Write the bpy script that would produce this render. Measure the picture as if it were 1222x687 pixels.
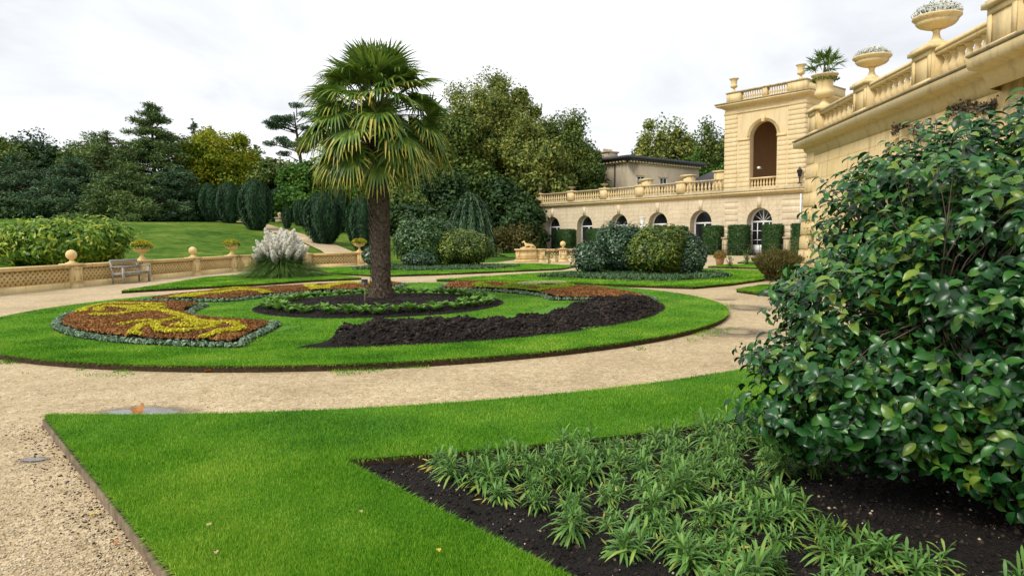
import bpy, math, random
import numpy as np
from mathutils import Matrix, Vector, Euler

for o in list(bpy.data.objects):
    bpy.data.objects.remove(o)
scene = bpy.context.scene
COL = scene.collection
R = math.radians

# ------------------------------------------------------------------ camera
F_PX, PITCH, EYE, ROLL = 815.0, 0.0732, 1.65, 0.01116
cam_d = bpy.data.cameras.new('camera')
cam = bpy.data.objects.new('camera', cam_d)
COL.objects.link(cam)
cam.matrix_world = (Matrix.Translation((0, 0, EYE)) @ Matrix.Rotation(math.pi/2 - PITCH, 4, 'X')
                    @ Matrix.Rotation(-ROLL, 4, 'Z'))
cam_d.sensor_fit = 'HORIZONTAL'
cam_d.sensor_width = 36.0
cam_d.lens = F_PX / 1222.0 * 36.0
cam_d.clip_start = 0.05
cam_d.clip_end = 3000
scene.camera = cam

# ------------------------------------------------------------------ world: overcast sky
SUN_EL, SUN_AZ = 46.0, 232.0      # compass style: 0 = +Y, clockwise
w = bpy.data.worlds.new('World')
scene.world = w
w.use_nodes = True
nt = w.node_tree
nt.nodes.clear()
out = nt.nodes.new('ShaderNodeOutputWorld')
sky = nt.nodes.new('ShaderNodeTexSky')
sky.sky_type = 'NISHITA'
sky.sun_disc = False
sky.sun_elevation = R(SUN_EL)
sky.sun_rotation = R(SUN_AZ)
bg1 = nt.nodes.new('ShaderNodeBackground'); bg1.inputs[1].default_value = 0.1
nt.links.new(sky.outputs[0], bg1.inputs[0])
tc = nt.nodes.new('ShaderNodeTexCoord')
sep = nt.nodes.new('ShaderNodeSeparateXYZ'); nt.links.new(tc.outputs['Generated'], sep.inputs[0])
den = nt.nodes.new('ShaderNodeMath'); den.operation = 'ADD'; den.inputs[1].default_value = 0.22
nt.links.new(sep.outputs[2], den.inputs[0])
dmx = nt.nodes.new('ShaderNodeMath'); dmx.operation = 'MAXIMUM'; dmx.inputs[1].default_value = 0.12
nt.links.new(den.outputs[0], dmx.inputs[0])
dx = nt.nodes.new('ShaderNodeMath'); dx.operation = 'DIVIDE'
dy = nt.nodes.new('ShaderNodeMath'); dy.operation = 'DIVIDE'
nt.links.new(sep.outputs[0], dx.inputs[0]); nt.links.new(dmx.outputs[0], dx.inputs[1])
nt.links.new(sep.outputs[1], dy.inputs[0]); nt.links.new(dmx.outputs[0], dy.inputs[1])
cmb = nt.nodes.new('ShaderNodeCombineXYZ')
nt.links.new(dx.outputs[0], cmb.inputs[0]); nt.links.new(dy.outputs[0], cmb.inputs[1])
noi = nt.nodes.new('ShaderNodeTexNoise')
noi.inputs['Scale'].default_value = 0.9; noi.inputs['Detail'].default_value = 6
noi.inputs['Roughness'].default_value = 0.55; noi.inputs['Distortion'].default_value = 0.5
nt.links.new(cmb.outputs[0], noi.inputs['Vector'])
rmp = nt.nodes.new('ShaderNodeValToRGB')
rmp.color_ramp.elements[0].position = 0.34; rmp.color_ramp.elements[0].color = (0.375, 0.385, 0.40, 1)
rmp.color_ramp.elements[1].position = 0.62; rmp.color_ramp.elements[1].color = (0.57, 0.57, 0.575, 1)
nt.links.new(noi.outputs[0], rmp.inputs[0])
bg2 = nt.nodes.new('ShaderNodeBackground'); bg2.inputs[1].default_value = 1.0
nt.links.new(rmp.outputs[0], bg2.inputs[0])
mixs = nt.nodes.new('ShaderNodeMixShader'); mixs.inputs[0].default_value = 0.95
nt.links.new(bg1.outputs[0], mixs.inputs[1]); nt.links.new(bg2.outputs[0], mixs.inputs[2])
nt.links.new(mixs.outputs[0], out.inputs[0])

sd = bpy.data.lights.new('sun', 'SUN')
sd.energy = 1.5; sd.angle = R(25); sd.color = (1.0, 0.95, 0.86)
sun = bpy.data.objects.new('sun', sd); COL.objects.link(sun)
_d = Vector((math.sin(R(SUN_AZ))*math.cos(R(SUN_EL)), math.cos(R(SUN_AZ))*math.cos(R(SUN_EL)), math.sin(R(SUN_EL))))
sun.rotation_euler = _d.to_track_quat('Z', 'Y').to_euler()

scene.render.engine = 'CYCLES'
scene.view_settings.view_transform = 'Standard'
scene.view_settings.look = 'None'
scene.view_settings.exposure = 1.18
scene.view_settings.gamma = 1.0
scene.view_settings.use_curve_mapping = False
scene.cycles.max_bounces = 6
scene.cycles.transparent_max_bounces = 6

# ------------------------------------------------------------------ helpers
rng = np.random.default_rng(7)
random.seed(7)
C0 = np.array([-3.158, 16.48])      # centre of the round lawn

def gxy(u, v, z=0.0):
    """ground point seen at photo pixel (u, v), at height z"""
    c, s = math.cos(ROLL), math.sin(ROLL); du = u-611; dv = v-343.5
    x = (c*du-s*dv)/F_PX; y = -(s*du+c*dv)/F_PX
    d = (x, math.cos(PITCH)+y*math.sin(PITCH), -math.sin(PITCH)+y*math.cos(PITCH))
    t = (z-EYE)/d[2]
    return (d[0]*t, d[1]*t)

def at(u, v, D):
    """x and z of the ray through (u, v) at depth D"""
    c, s = math.cos(ROLL), math.sin(ROLL); du = u-611; dv = v-343.5
    x = (c*du-s*dv)/F_PX; y = -(s*du+c*dv)/F_PX
    d = (x, math.cos(PITCH)+y*math.sin(PITCH), -math.sin(PITCH)+y*math.cos(PITCH))
    t = D/d[1]
    return d[0]*t, EYE+d[2]*t

class MB:
    def __init__(s):
        s.v = []; s.f = []; s.n = 0
    def add(s, v, f):
        v = np.asarray(v, float).reshape(-1, 3)
        s.v.append(v)
        if isinstance(f, np.ndarray):
            s.f.append(f.astype(np.int64)+s.n)
        else:
            by = {}
            for q in f: by.setdefault(len(q), []).append(q)
            for q in by.values(): s.f.append(np.array(q, np.int64)+s.n)
        s.n += len(v)
    def box(s, x0, x1, y0, y1, z0, z1, rot=0.0, piv=None):
        v = np.array([(x, y, z) for x in (x0, x1) for y in (y0, y1) for z in (z0, z1)], float)
        if rot:
            p = np.array(piv if piv is not None else ((x0+x1)/2, (y0+y1)/2, 0.0))
            c, n = math.cos(rot), math.sin(rot); q = v-p
            v = np.c_[q[:, 0]*c-q[:, 1]*n, q[:, 0]*n+q[:, 1]*c, q[:, 2]]+p
        s.add(v, [(0, 1, 3, 2), (4, 6, 7, 5), (0, 4, 5, 1), (2, 3, 7, 6), (0, 2, 6, 4), (1, 5, 7, 3)])
    def tube(s, pts, rad, seg=6, cap=True):
        pts = [Vector(p) for p in pts]
        vs = []; k = len(pts)
        for i, p in enumerate(pts):
            t = (pts[min(i+1, k-1)]-pts[max(i-1, 0)])
            t = t.normalized() if t.length > 1e-9 else Vector((0, 0, 1))
            a = Vector((1, 0, 0)) if abs(t.x) < .8 else Vector((0, 1, 0))
            b = t.cross(a).normalized(); c = t.cross(b)
            r = rad[i] if hasattr(rad, '__len__') else rad
            for j in range(seg):
                q = 2*math.pi*j/seg
                vs.append(p+b*(r*math.cos(q))+c*(r*math.sin(q)))
        fs = [(i*seg+j, i*seg+(j+1) % seg, (i+1)*seg+(j+1) % seg, (i+1)*seg+j) for i in range(k-1) for j in range(seg)]
        if cap:
            fs += [tuple(range(seg))[::-1], tuple((k-1)*seg+j for j in range(seg))]
        s.add([tuple(v) for v in vs], fs)
    def lathe(s, prof, seg=20, c=(0, 0, 0), flute=None):
        vs = []; k = len(prof)
        for i, (r, z) in enumerate(prof):
            for j in range(seg):
                q = 2*math.pi*j/seg; rr = r
                if flute and flute[0] <= i <= flute[1]: rr = r*(1+flute[3]*abs(math.cos(q*flute[2]/2))-flute[3]/2)
                vs.append((c[0]+rr*math.cos(q), c[1]+rr*math.sin(q), c[2]+z))
        fs = [(i*seg+j, i*seg+(j+1) % seg, (i+1)*seg+(j+1) % seg, (i+1)*seg+j) for i in range(k-1) for j in range(seg)]
        fs += [tuple(range(seg))[::-1], tuple((k-1)*seg+j for j in range(seg))]
        s.add(vs, fs)
    def leaves(s, P, N, T, L, W, fold=.15):
        n = len(P)
        N = unit(N); T = T-(T*N).sum(1)[:, None]*N; T = unit(T); B = np.cross(N, T)
        L = np.broadcast_to(np.asarray(L, float), (n,))[:, None]; W = np.broadcast_to(np.asarray(W, float), (n,))[:, None]
        v = np.stack([P-T*L/2, P+B*W/2+N*W*fold, P+T*L/2, P-B*W/2+N*W*fold], 1).reshape(-1, 3)
        s.add(v, np.arange(4*n).reshape(n, 4))
    def build(s, name, mat, parent=None, smooth=False, loc=None):
        me = bpy.data.meshes.new(name)
        v = np.concatenate(s.v); me.vertices.add(len(v)); me.vertices.foreach_set('co', v.ravel().astype(np.float32))
        tot = np.concatenate([np.full(len(f), f.shape[1]) for f in s.f]); idx = np.concatenate([f.ravel() for f in s.f])
        me.loops.add(len(idx)); me.loops.foreach_set('vertex_index', idx.astype(np.int32))
        me.polygons.add(len(tot)); st = np.concatenate([[0], np.cumsum(tot)[:-1]])
        me.polygons.foreach_set('loop_start', st.astype(np.int32)); me.polygons.foreach_set('loop_total', tot.astype(np.int32))
        if smooth: me.polygons.foreach_set('use_smooth', np.ones(len(tot), bool))
        me.update(calc_edges=True); me.validate()
        if mat: me.materials.append(mat)
        o = bpy.data.objects.new(name, me); COL.objects.link(o)
        if parent is not None: o.parent = parent
        if loc is not None: o.location = loc
        return o

def unit(a):
    return a/np.maximum(np.linalg.norm(a, axis=1), 1e-9)[:, None]

def rdir(n):
    return unit(rng.normal(size=(n, 3)))

def tag(o, label=None, cat=None, group=None, kind=None):
    if label: o['label'] = label
    if cat: o['category'] = cat
    if group: o['group'] = group
    if kind: o['kind'] = kind
    return o

def empty(name, loc, rz=0.0, label=None, cat=None, group=None):
    o = bpy.data.objects.new(name, None); COL.objects.link(o)
    o.location = loc; o.rotation_euler = (0, 0, rz); o.empty_display_size = .2
    return tag(o, label, cat, group)

def copy_tree(o, parent=None):
    c = o.copy(); COL.objects.link(c); c.parent = parent
    for ch in list(o.children): copy_tree(ch, c)
    return c

def _h(ix, iy, seed):
    n = (ix.astype(np.int64)*374761393+iy.astype(np.int64)*668265263+seed*974634777) & 0xffffffff
    n = ((n ^ (n >> 13))*1274126177) & 0xffffffff
    return ((n ^ (n >> 16)) & 0xffff)/65535.0
def vn(x, y, seed=0):
    ix = np.floor(x); iy = np.floor(y); fx = x-ix; fy = y-iy
    fx = fx*fx*(3-2*fx); fy = fy*fy*(3-2*fy)
    a, b, c, d = _h(ix, iy, seed), _h(ix+1, iy, seed), _h(ix, iy+1, seed), _h(ix+1, iy+1, seed)
    return (a*(1-fx)+b*fx)*(1-fy)+(c*(1-fx)+d*fx)*fy
def fbm(x, y, seed=0, o=4):
    t = 0; a = .5
    for i in range(o): t = t+a*vn(x*2**i, y*2**i, seed+i*7); a *= .5
    return t

def inpoly(x, y, poly):
    r = np.zeros(len(x), bool); n = len(poly)
    for i in range(n):
        x0, y0 = poly[i]; x1, y1 = poly[(i+1) % n]
        if y0 == y1: continue
        c = ((y0 > y) != (y1 > y)) & (x < (x1-x0)*(y-y0)/(y1-y0)+x0)
        r ^= c
    return r

def arc(r, a0, a1, n=40, c=C0):
    return [(c[0]+r*math.sin(R(a)), c[1]+r*math.cos(R(a))) for a in np.linspace(a0, a1, n)]

# ------------------------------------------------------------------ materials
def mat(name):
    m = bpy.data.materials.new(name); m.use_nodes = True
    return m, m.node_tree, m.node_tree.nodes['Principled BSDF']
def node(nt, t, **kw):
    n = nt.nodes.new(t)
    for k, v in kw.items():
        if k in n.inputs.keys(): n.inputs[k].default_value = v
        else: setattr(n, k, v)
    return n
def ramp(nt, src, stops):
    r = nt.nodes.new('ShaderNodeValToRGB'); e = r.color_ramp.elements
    while len(e) < len(stops): e.new(.5)
    for i, (p, c) in enumerate(stops):
        e[i].position = p; e[i].color = (c[0], c[1], c[2], 1)
    nt.links.new(src, r.inputs[0]); return r.outputs[0]
def mix(nt, fac, a, b, mode='MIX'):
    m = nt.nodes.new('ShaderNodeMix'); m.data_type = 'RGBA'; m.blend_type = mode
    for s, v in ((0, fac), (6, a), (7, b)):
        if isinstance(v, bpy.types.NodeSocket): nt.links.new(v, m.inputs[s])
        elif s == 0: m.inputs[0].default_value = v
        else: m.inputs[s].default_value = (v[0], v[1], v[2], 1)
    return m.outputs[2]
def noise(nt, vec, scale, detail=4, rough=.55, dist=0):
    n = node(nt, 'ShaderNodeTexNoise', Scale=scale, Detail=detail, Roughness=rough, Distortion=dist)
    if vec is not None: nt.links.new(vec, n.inputs['Vector'])
    return n.outputs[0]
def objvec(nt):
    return nt.nodes.new('ShaderNodeTexCoord').outputs['Object']
def bump(nt, b, h, strength=.3, dist=.02):
    n = node(nt, 'ShaderNodeBump', Strength=strength, Distance=dist)
    nt.links.new(h, n.inputs['Height']); nt.links.new(n.outputs[0], b.inputs['Normal'])
    return n

def leafmat(name, cols, rough=.5, spec=.4, trans=.3, cl=.5, hue=.25, scale=.6):
    """cols: dark, mid, light; random per leaf plus clump scale noise"""
    m, nt, b = mat(name)
    v = objvec(nt)
    g = nt.nodes.new('ShaderNodeNewGeometry').outputs['Random Per Island']
    nz = noise(nt, v, scale, 3)
    a = nt.nodes.new('ShaderNodeMath'); a.operation = 'MULTIPLY_ADD'; nt.links.new(nz, a.inputs[0]); a.inputs[1].default_value = cl*2.2
    s = nt.nodes.new('ShaderNodeMath'); s.operation = 'MULTIPLY_ADD'; nt.links.new(g, s.inputs[0]); s.inputs[1].default_value = hue*1.6; s.inputs[2].default_value = .5-cl*1.1-hue*.8
    nt.links.new(s.outputs[0], a.inputs[2])
    k = len(cols)
    col = ramp(nt, a.outputs[0], [(i/(k-1)*.8+.1, c) for i, c in enumerate(cols)])
    nt.links.new(col, b.inputs['Base Color'])
    b.inputs['Roughness'].default_value = rough
    b.inputs['Specular IOR Level'].default_value = spec
    if trans:
        t = nt.nodes.new('ShaderNodeBsdfTranslucent'); nt.links.new(col, t.inputs[0])
        x = nt.nodes.new('ShaderNodeMixShader'); x.inputs[0].default_value = trans
        nt.links.new(b.outputs[0], x.inputs[1]); nt.links.new(t.outputs[0], x.inputs[2])
        nt.links.new(x.outputs[0], nt.nodes['Material Output'].inputs[0])
    return m

def stone(name, c, c2, joints=None, dirt=.35, rough=.85, bs=.35, dark=(.10, .085, .06)):
    m, nt, b = mat(name)
    v = objvec(nt)
    n1 = noise(nt, v, .8, 5, .6); n2 = noise(nt, v, 9, 5, .7)
    col = mix(nt, ramp(nt, n1, [(.35, (0, 0, 0)), (.65, (1, 1, 1))]), c, c2)
    col = mix(nt, ramp(nt, n2, [(.35, (1, 1, 1)), (.75, (.82, .80, .76))]), (0, 0, 0), col, 'MIX') if False else mix(nt, 1.0, col, ramp(nt, n2, [(.3, (1, 1, 1)), (.8, (.84, .81, .76))]), 'MULTIPLY')
    mp = node(nt, 'ShaderNodeMapping'); mp.inputs['Scale'].default_value = (2.5, 2.5, .35); nt.links.new(v, mp.inputs['Vector'])
    st = noise(nt, mp.outputs[0], 1.6, 6, .65)
    d = ramp(nt, st, [(.52, (0, 0, 0)), (.78, (dirt, dirt, dirt))])
    col = mix(nt, d, col, dark)
    h = noise(nt, v, 40, 4, .6)
    if joints:
        sp = nt.nodes.new('ShaderNodeSeparateXYZ'); nt.links.new(v, sp.inputs[0])
        cb = nt.nodes.new('ShaderNodeCombineXYZ'); nt.links.new(sp.outputs[0], cb.inputs[0]); nt.links.new(sp.outputs[2], cb.inputs[1])
        br = node(nt, 'ShaderNodeTexBrick', Scale=1.0)
        br.inputs['Brick Width'].default_value = joints[0]; br.inputs['Row Height'].default_value = joints[1]
        br.inputs['Mortar Size'].default_value = joints[2]; br.inputs['Mortar Smooth'].default_value = .3
        br.inputs['Color1'].default_value = (1, 1, 1, 1); br.inputs['Color2'].default_value = (.95, .94, .92, 1); br.inputs['Mortar'].default_value = (.74, .69, .60, 1)
        nt.links.new(cb.outputs[0], br.inputs['Vector'])
        col = mix(nt, 1.0, col, br.outputs['Color'], 'MULTIPLY')
        inv = nt.nodes.new('ShaderNodeMath'); inv.operation = 'MULTIPLY_ADD'; inv.inputs[1].default_value = -4.0
        nt.links.new(br.outputs['Fac'], inv.inputs[0]); nt.links.new(h, inv.inputs[2]); h = inv.outputs[0]
    nt.links.new(col, b.inputs['Base Color']); b.inputs['Roughness'].default_value = rough
    b.inputs['Specular IOR Level'].default_value = .25
    bump(nt, b, h, bs, .012)
    return m

def plain(name, c, rough=.6, spec=.4, metal=0, var=.15, scale=20):
    m, nt, b = mat(name)
    v = objvec(nt); n = noise(nt, v, scale, 4, .6)
    lo = tuple(x*(1-var*1.5) for x in c); hi = tuple(min(1, x*(1+var)) for x in c)
    nt.links.new(ramp(nt, n, [(.3, lo), (.7, hi)]), b.inputs['Base Color'])
    b.inputs['Roughness'].default_value = rough; b.inputs['Specular IOR Level'].default_value = spec; b.inputs['Metallic'].default_value = metal
    bump(nt, b, n, .15, .01)
    return m

# gravel
def gravel_mat():
    m, nt, b = mat('gravel'); v = objvec(nt)
    vo = node(nt, 'ShaderNodeTexVoronoi', Scale=65.0); nt.links.new(v, vo.inputs['Vector'])
    vo2 = node(nt, 'ShaderNodeTexVoronoi', Scale=26.0); nt.links.new(v, vo2.inputs['Vector'])
    base = ramp(nt, vo.outputs['Color'], [(.1, (.27, .205, .125)), (.5, (.43, .345, .22)), (.9, (.60, .52, .38))])
    b2 = ramp(nt, vo2.outputs['Color'], [(.1, (.29, .225, .135)), (.55, (.46, .37, .24)), (.95, (.64, .57, .44))])
    col = mix(nt, .4, base, b2)
    big = noise(nt, v, .55, 5, .6, .3)
    col = mix(nt, 1.0, col, ramp(nt, big, [(.3, (.78, .74, .66)), (.5, (1.0, .97, .91)), (.7, (1.15, 1.12, 1.06))]), 'MULTIPLY')
    fine = noise(nt, v, 6, 5, .7)
    col = mix(nt, 1.0, col, ramp(nt, fine, [(.3, (.80, .79, .75)), (.6, (1.05, 1.04, 1.02))]), 'MULTIPLY')
    wd = noise(nt, v, 1.3, 6, .75)
    col = mix(nt, ramp(nt, wd, [(.60, (0, 0, 0)), (.74, (.35, .35, .35))]), col, (.11, .13, .035))
    nt.links.new(col, b.inputs['Base Color']); b.inputs['Roughness'].default_value = .9; b.inputs['Specular IOR Level'].default_value = .2
    a = nt.nodes.new('ShaderNodeMath'); a.operation = 'ADD'
    nt.links.new(vo2.outputs['Distance'], a.inputs[0]); nt.links.new(vo.outputs['Distance'], a.inputs[1])
    bump(nt, b, a.outputs[0], .55, .012)
    return m

def hill_mat():
    m, nt, b = mat('hill_grass'); v = objvec(nt)
    a1 = noise(nt, v, .10, 6, .62, .6); a2 = noise(nt, v, 1.1, 6, .75, .3); a3 = noise(nt, v, 14, 4, .8)
    s = nt.nodes.new('ShaderNodeMath'); s.operation = 'MULTIPLY_ADD'; s.inputs[1].default_value = .9; nt.links.new(a2, s.inputs[0]); nt.links.new(a1, s.inputs[2])
    t = nt.nodes.new('ShaderNodeMath'); t.operation = 'MULTIPLY_ADD'; t.inputs[1].default_value = .7; nt.links.new(a3, t.inputs[0]); nt.links.new(s.outputs[0], t.inputs[2])
    u = nt.nodes.new('ShaderNodeMath'); u.operation = 'MULTIPLY'; u.inputs[1].default_value = .4; nt.links.new(t.outputs[0], u.inputs[0])
    nt.links.new(ramp(nt, u.outputs[0], [(.45, (.028, .075, .006)), (.51, (.065, .15, .010)), (.55, (.12, .19, .02)), (.61, (.22, .24, .05))]), b.inputs['Base Color'])
    b.inputs['Roughness'].default_value = .9; b.inputs['Specular IOR Level'].default_value = .1
    bump(nt, b, a3, .9, .12)
    return m

def lawn_mat(name, cols, sc=1.0):
    m, nt, b = mat(name); v = objvec(nt)
    n1 = noise(nt, v, .9*sc, 6, .7); n2 = noise(nt, v, 60*sc, 4, .8)
    a = nt.nodes.new('ShaderNodeMath'); a.operation = 'MULTIPLY_ADD'; a.inputs[1].default_value = .6
    nt.links.new(n2, a.inputs[0]); 
    s = nt.nodes.new('ShaderNodeMath'); s.operation = 'MULTIPLY_ADD'; s.inputs[1].default_value = 1.1; s.inputs[2].default_value = -.35
    nt.links.new(n1, s.inputs[0]); nt.links.new(s.outputs[0], a.inputs[2])
    nt.links.new(ramp(nt, a.outputs[0], [(.2, cols[0]), (.5, cols[1]), (.85, cols[2])]), b.inputs['Base Color'])
    b.inputs['Roughness'].default_value = .8; b.inputs['Specular IOR Level'].default_value = .2
    bump(nt, b, n2, .8, .03)
    return m

def soil_mat():
    m, nt, b = mat('soil'); v = objvec(nt)
    n1 = noise(nt, v, 30, 6, .75); vo = node(nt, 'ShaderNodeTexVoronoi', Scale=70.0); nt.links.new(v, vo.inputs['Vector'])
    col = ramp(nt, n1, [(.3, (.006, .005, .0042)), (.55, (.016, .013, .011)), (.8, (.046, .036, .028))])
    sp = noise(nt, v, 90, 2, .5)
    col = mix(nt, ramp(nt, sp, [(.70, (0, 0, 0)), (.76, (.7, .7, .7))]), col, (.22, .17, .12))
    nt.links.new(col, b.inputs['Base Color']); b.inputs['Roughness'].default_value = .9; b.inputs['Specular IOR Level'].default_value = .2
    a = nt.nodes.new('ShaderNodeMath'); a.operation = 'ADD'; nt.links.new(vo.outputs['Distance'], a.inputs[0]); nt.links.new(n1, a.inputs[1])
    bump(nt, b, a.outputs[0], .9, .03)
    return m

M = {}
M['gravel'] = gravel_mat()
M['lawn'] = lawn_mat('lawn', [(.030, .10, .006), (.072, .21, .010), (.15, .29, .020)])
M['blade'] = leafmat('grass_blade', [(0.0324, 0.1355, 0.0067), (0.0894, 0.2790, 0.0111), (0.1868, 0.3986, 0.0201), (0.3899, 0.5261, 0.0670)], .5, .25, .3, .7, .35, .8)
M['hill'] = hill_mat()
M['soil'] = soil_mat()
M['earth'] = plain('earth_edge', (.055, .038, .022), .95, .1, 0, .4, 30)
M['timber'] = plain('timber_edging', (.17, .125, .085), .85, .2, 0, .3, 12)
M['stone'] = stone('cream_stone', (.69, .50, .225), (.73, .56, .29), None, .45)
M['trim'] = stone('cream_trim', (.69, .525, .265), (.74, .60, .35), None, .5)
M['wing'] = stone('wing_wall', (.74, .555, .275), (.77, .61, .35), (1.15, .52, .012), .55, bs=.5)
M['far'] = stone('pavilion_ashlar', (.62, .52, .37), (.69, .59, .43), (1.3, .40, .012), .35, bs=.5)
M['towers'] = stone('tower_render', (.66, .52, .30), (.71, .58, .36), None, .25)
M['weather'] = stone('weathered_coping', (.42, .36, .23), (.55, .45, .28), None, .95, dark=(.05, .045, .035))
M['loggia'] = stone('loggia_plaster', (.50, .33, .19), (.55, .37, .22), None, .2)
M['house'] = stone('grey_render', (.46, .39, .28), (.40, .34, .25), None, .6)
M['lead'] = plain('dark_slate', (.035, .036, .04), .6, .4, 0, .3, 5)
M['white'] = plain('white_paint', (.78, .78, .76), .4, .5, 0, .05, 8)
M['iron'] = plain('black_iron', (.02, .02, .022), .5, .5, 0, .2)
M['terra'] = plain('terracotta', (.42, .24, .13), .8, .3, 0, .2)
M['wood'] = plain('silvered_teak', (.34, .32, .28), .8, .2, 0, .3, 25)
m, nt, b = mat('dark_glass'); b.inputs['Base Color'].default_value = (.012, .014, .017, 1); b.inputs['Roughness'].default_value = .06; b.inputs['Specular IOR Level'].default_value = .5
M['glass'] = m
m, nt, b = mat('puddle_water'); v = objvec(nt)
nt.links.new(ramp(nt, noise(nt, v, 3, 5, .6), [(.35, (.16, .145, .12)), (.65, (.10, .095, .085))]), b.inputs['Base Color'])
b.inputs['Roughness'].default_value = .10; b.inputs['Specular IOR Level'].default_value = .9; b.inputs['IOR'].default_value = 1.5
g = node(nt, 'ShaderNodeTexGradient', gradient_type='SPHERICAL'); nt.links.new(v, g.inputs[0])
a = nt.nodes.new('ShaderNodeMath'); a.operation = 'MULTIPLY_ADD'; a.inputs[1].default_value = .8
nt.links.new(noise(nt, v, 2.6, 6, .65), a.inputs[0]); nt.links.new(g.outputs[1], a.inputs[2])
nt.links.new(ramp(nt, a.outputs[0], [(.66, (0, 0, 0)), (.82, (.95, .95, .95))]), b.inputs['Alpha'])
M['water'] = m
M['bark'] = plain('bark', (.10, .08, .06), .9, .15, 0, .4, 6)
M['redbark'] = plain('pine_bark', (.09, .06, .042), .9, .15, 0, .4, 3)
M['camellia'] = leafmat('camellia_leaf', [(0.0037, 0.0225, 0.0055), (0.0084, 0.0516, 0.0103), (0.0169, 0.0892, 0.0160), (0.0423, 0.1409, 0.0191), (0.1692, 0.2348, 0.0239)], .30, .40, .12, .35, .42, 1.0)
M['wallfl'] = leafmat('bedding_leaf', [(0.0403, 0.1192, 0.0211), (0.0862, 0.2145, 0.0377), (0.1726, 0.3218, 0.0678), (0.2991, 0.4052, 0.0753)], .5, .4, .25, .25, .4, 3)
M['palmleaf'] = leafmat('palm_leaf', [(0.0379, 0.0881, 0.0154), (0.0949, 0.1841, 0.0264), (0.2372, 0.3203, 0.0440)], .42, .45, .25, .4, .4, 1.2)
M['palmold'] = leafmat('palm_leaf_tip', [(.13, .20, .025), (.32, .32, .04), (.52, .42, .10)], .55, .3, .2, .35, .5, 2.5)
M['fibre'] = plain('palm_fibre', (.13, .10, .075), .95, .1, 0, .5, 14)
M['yew'] = leafmat('yew_leaf', [(0.0044, 0.0220, 0.0063), (0.0099, 0.0418, 0.0108), (0.0242, 0.0770, 0.0180)], .6, .25, .1, .5, .3, 1.2)
M['pine'] = leafmat('pine_needle', [(0.0158, 0.0442, 0.0178), (0.0518, 0.1104, 0.0470), (0.1440, 0.2278, 0.0941)], .6, .25, .1, .5, .35, .35)
M['pine2'] = leafmat('pine_needle_green', [(0.0227, 0.0547, 0.0143), (0.0780, 0.1411, 0.0352), (0.2113, 0.2736, 0.0715)], .6, .25, .1, .5, .35, .35)
M['gold'] = leafmat('golden_leaf', [(0.0448, 0.1155, 0.0080), (0.1939, 0.2475, 0.0120), (0.5072, 0.4455, 0.0180)], .6, .2, .3, .55, .3, .35)
M['oak'] = leafmat('oak_leaf', [(0.0260, 0.0630, 0.0121), (0.0813, 0.1380, 0.0242), (0.2275, 0.2550, 0.0424)], .6, .25, .2, .55, .35, .3)
M['maple'] = leafmat('maple_leaf', [(0.0421, 0.0810, 0.0172), (0.1540, 0.2026, 0.0372), (0.4050, 0.3888, 0.0858)], .6, .25, .25, .5, .4, .35)
M['dark'] = leafmat('dark_shrub_leaf', [(0.0101, 0.0312, 0.0088), (0.0237, 0.0624, 0.0154), (0.0676, 0.1170, 0.0220)], .6, .25, .1, .5, .3, .4)
M['shrub'] = leafmat('glossy_shrub_leaf', [(0.0106, 0.0430, 0.0096), (0.0317, 0.0949, 0.0176), (0.1190, 0.2150, 0.0400)], .35, .5, .15, .45, .45, 1.2)
M['shrub2'] = leafmat('bluish_shrub_leaf', [(0.0096, 0.0391, 0.0144), (0.0264, 0.0805, 0.0306), (0.1080, 0.1840, 0.0810)], .3, .55, .12, .4, .5, 1.6)
M['shrub3'] = leafmat('yellowish_shrub_leaf', [(0.0216, 0.0575, 0.0080), (0.0660, 0.1265, 0.0120), (0.2400, 0.2875, 0.0300)], .4, .45, .2, .45, .45, 1.6)
M['bamboo'] = leafmat('light_shrub_leaf', [(0.0360, 0.1150, 0.0100), (0.1320, 0.2760, 0.0180), (0.4320, 0.4830, 0.0500)], .45, .35, .3, .45, .5, .9)
M['bright'] = leafmat('bright_leaf', [(.02, .07, .008), (.055, .15, .012), (.13, .22, .03)], .6, .25, .25, .5, .35, .4)
M['copper'] = leafmat('carpet_rust', [(0.1148, 0.0585, 0.0216), (0.2565, 0.1105, 0.0336), (0.4320, 0.2080, 0.0600)], .7, .2, .2, .4, .4, 2.0)
M['yellow'] = leafmat('carpet_yellow', [(0.2990, 0.2760, 0.0138), (0.5290, 0.4830, 0.0230), (0.7130, 0.6440, 0.0460)], .6, .2, .25, .3, .4, 4)
M['lime'] = leafmat('carpet_lime', [(.13, .20, .012), (.25, .34, .02), (.36, .45, .03)], .6, .2, .25, .3, .4, 4)
M['pale'] = leafmat('carpet_pale', [(.36, .42, .16), (.50, .56, .25), (.60, .64, .33)], .6, .2, .25, .3, .4, 4)
M['silver'] = leafmat('silver_leaf', [(0.0550, 0.1155, 0.0600), (0.1430, 0.2310, 0.1400), (0.3080, 0.3990, 0.2800)], .6, .2, .2, .3, .5, 8)
M['primula'] = leafmat('primula_leaf', [(0.0480, 0.1495, 0.0198), (0.1200, 0.2760, 0.0385), (0.2880, 0.4600, 0.0990)], .5, .3, .25, .25, .45, 5)
M['pampasleaf'] = leafmat('pampas_blade', [(.03, .085, .014), (.075, .17, .028), (.18, .27, .06)], .6, .2, .25, .3, .5, 2)
M['plume'] = leafmat('pampas_plume', [(0.7770, 0.7455, 0.6300), (0.8820, 0.8610, 0.7770), (0.9000, 0.9000, 0.8820)], .9, .1, .45, .3, .5, 4)
M['yflower'] = leafmat('yellow_flower', [(.20, .22, .015), (.48, .38, .02), (.66, .50, .03)], .6, .2, .3, .3, .6, 10)
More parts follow.
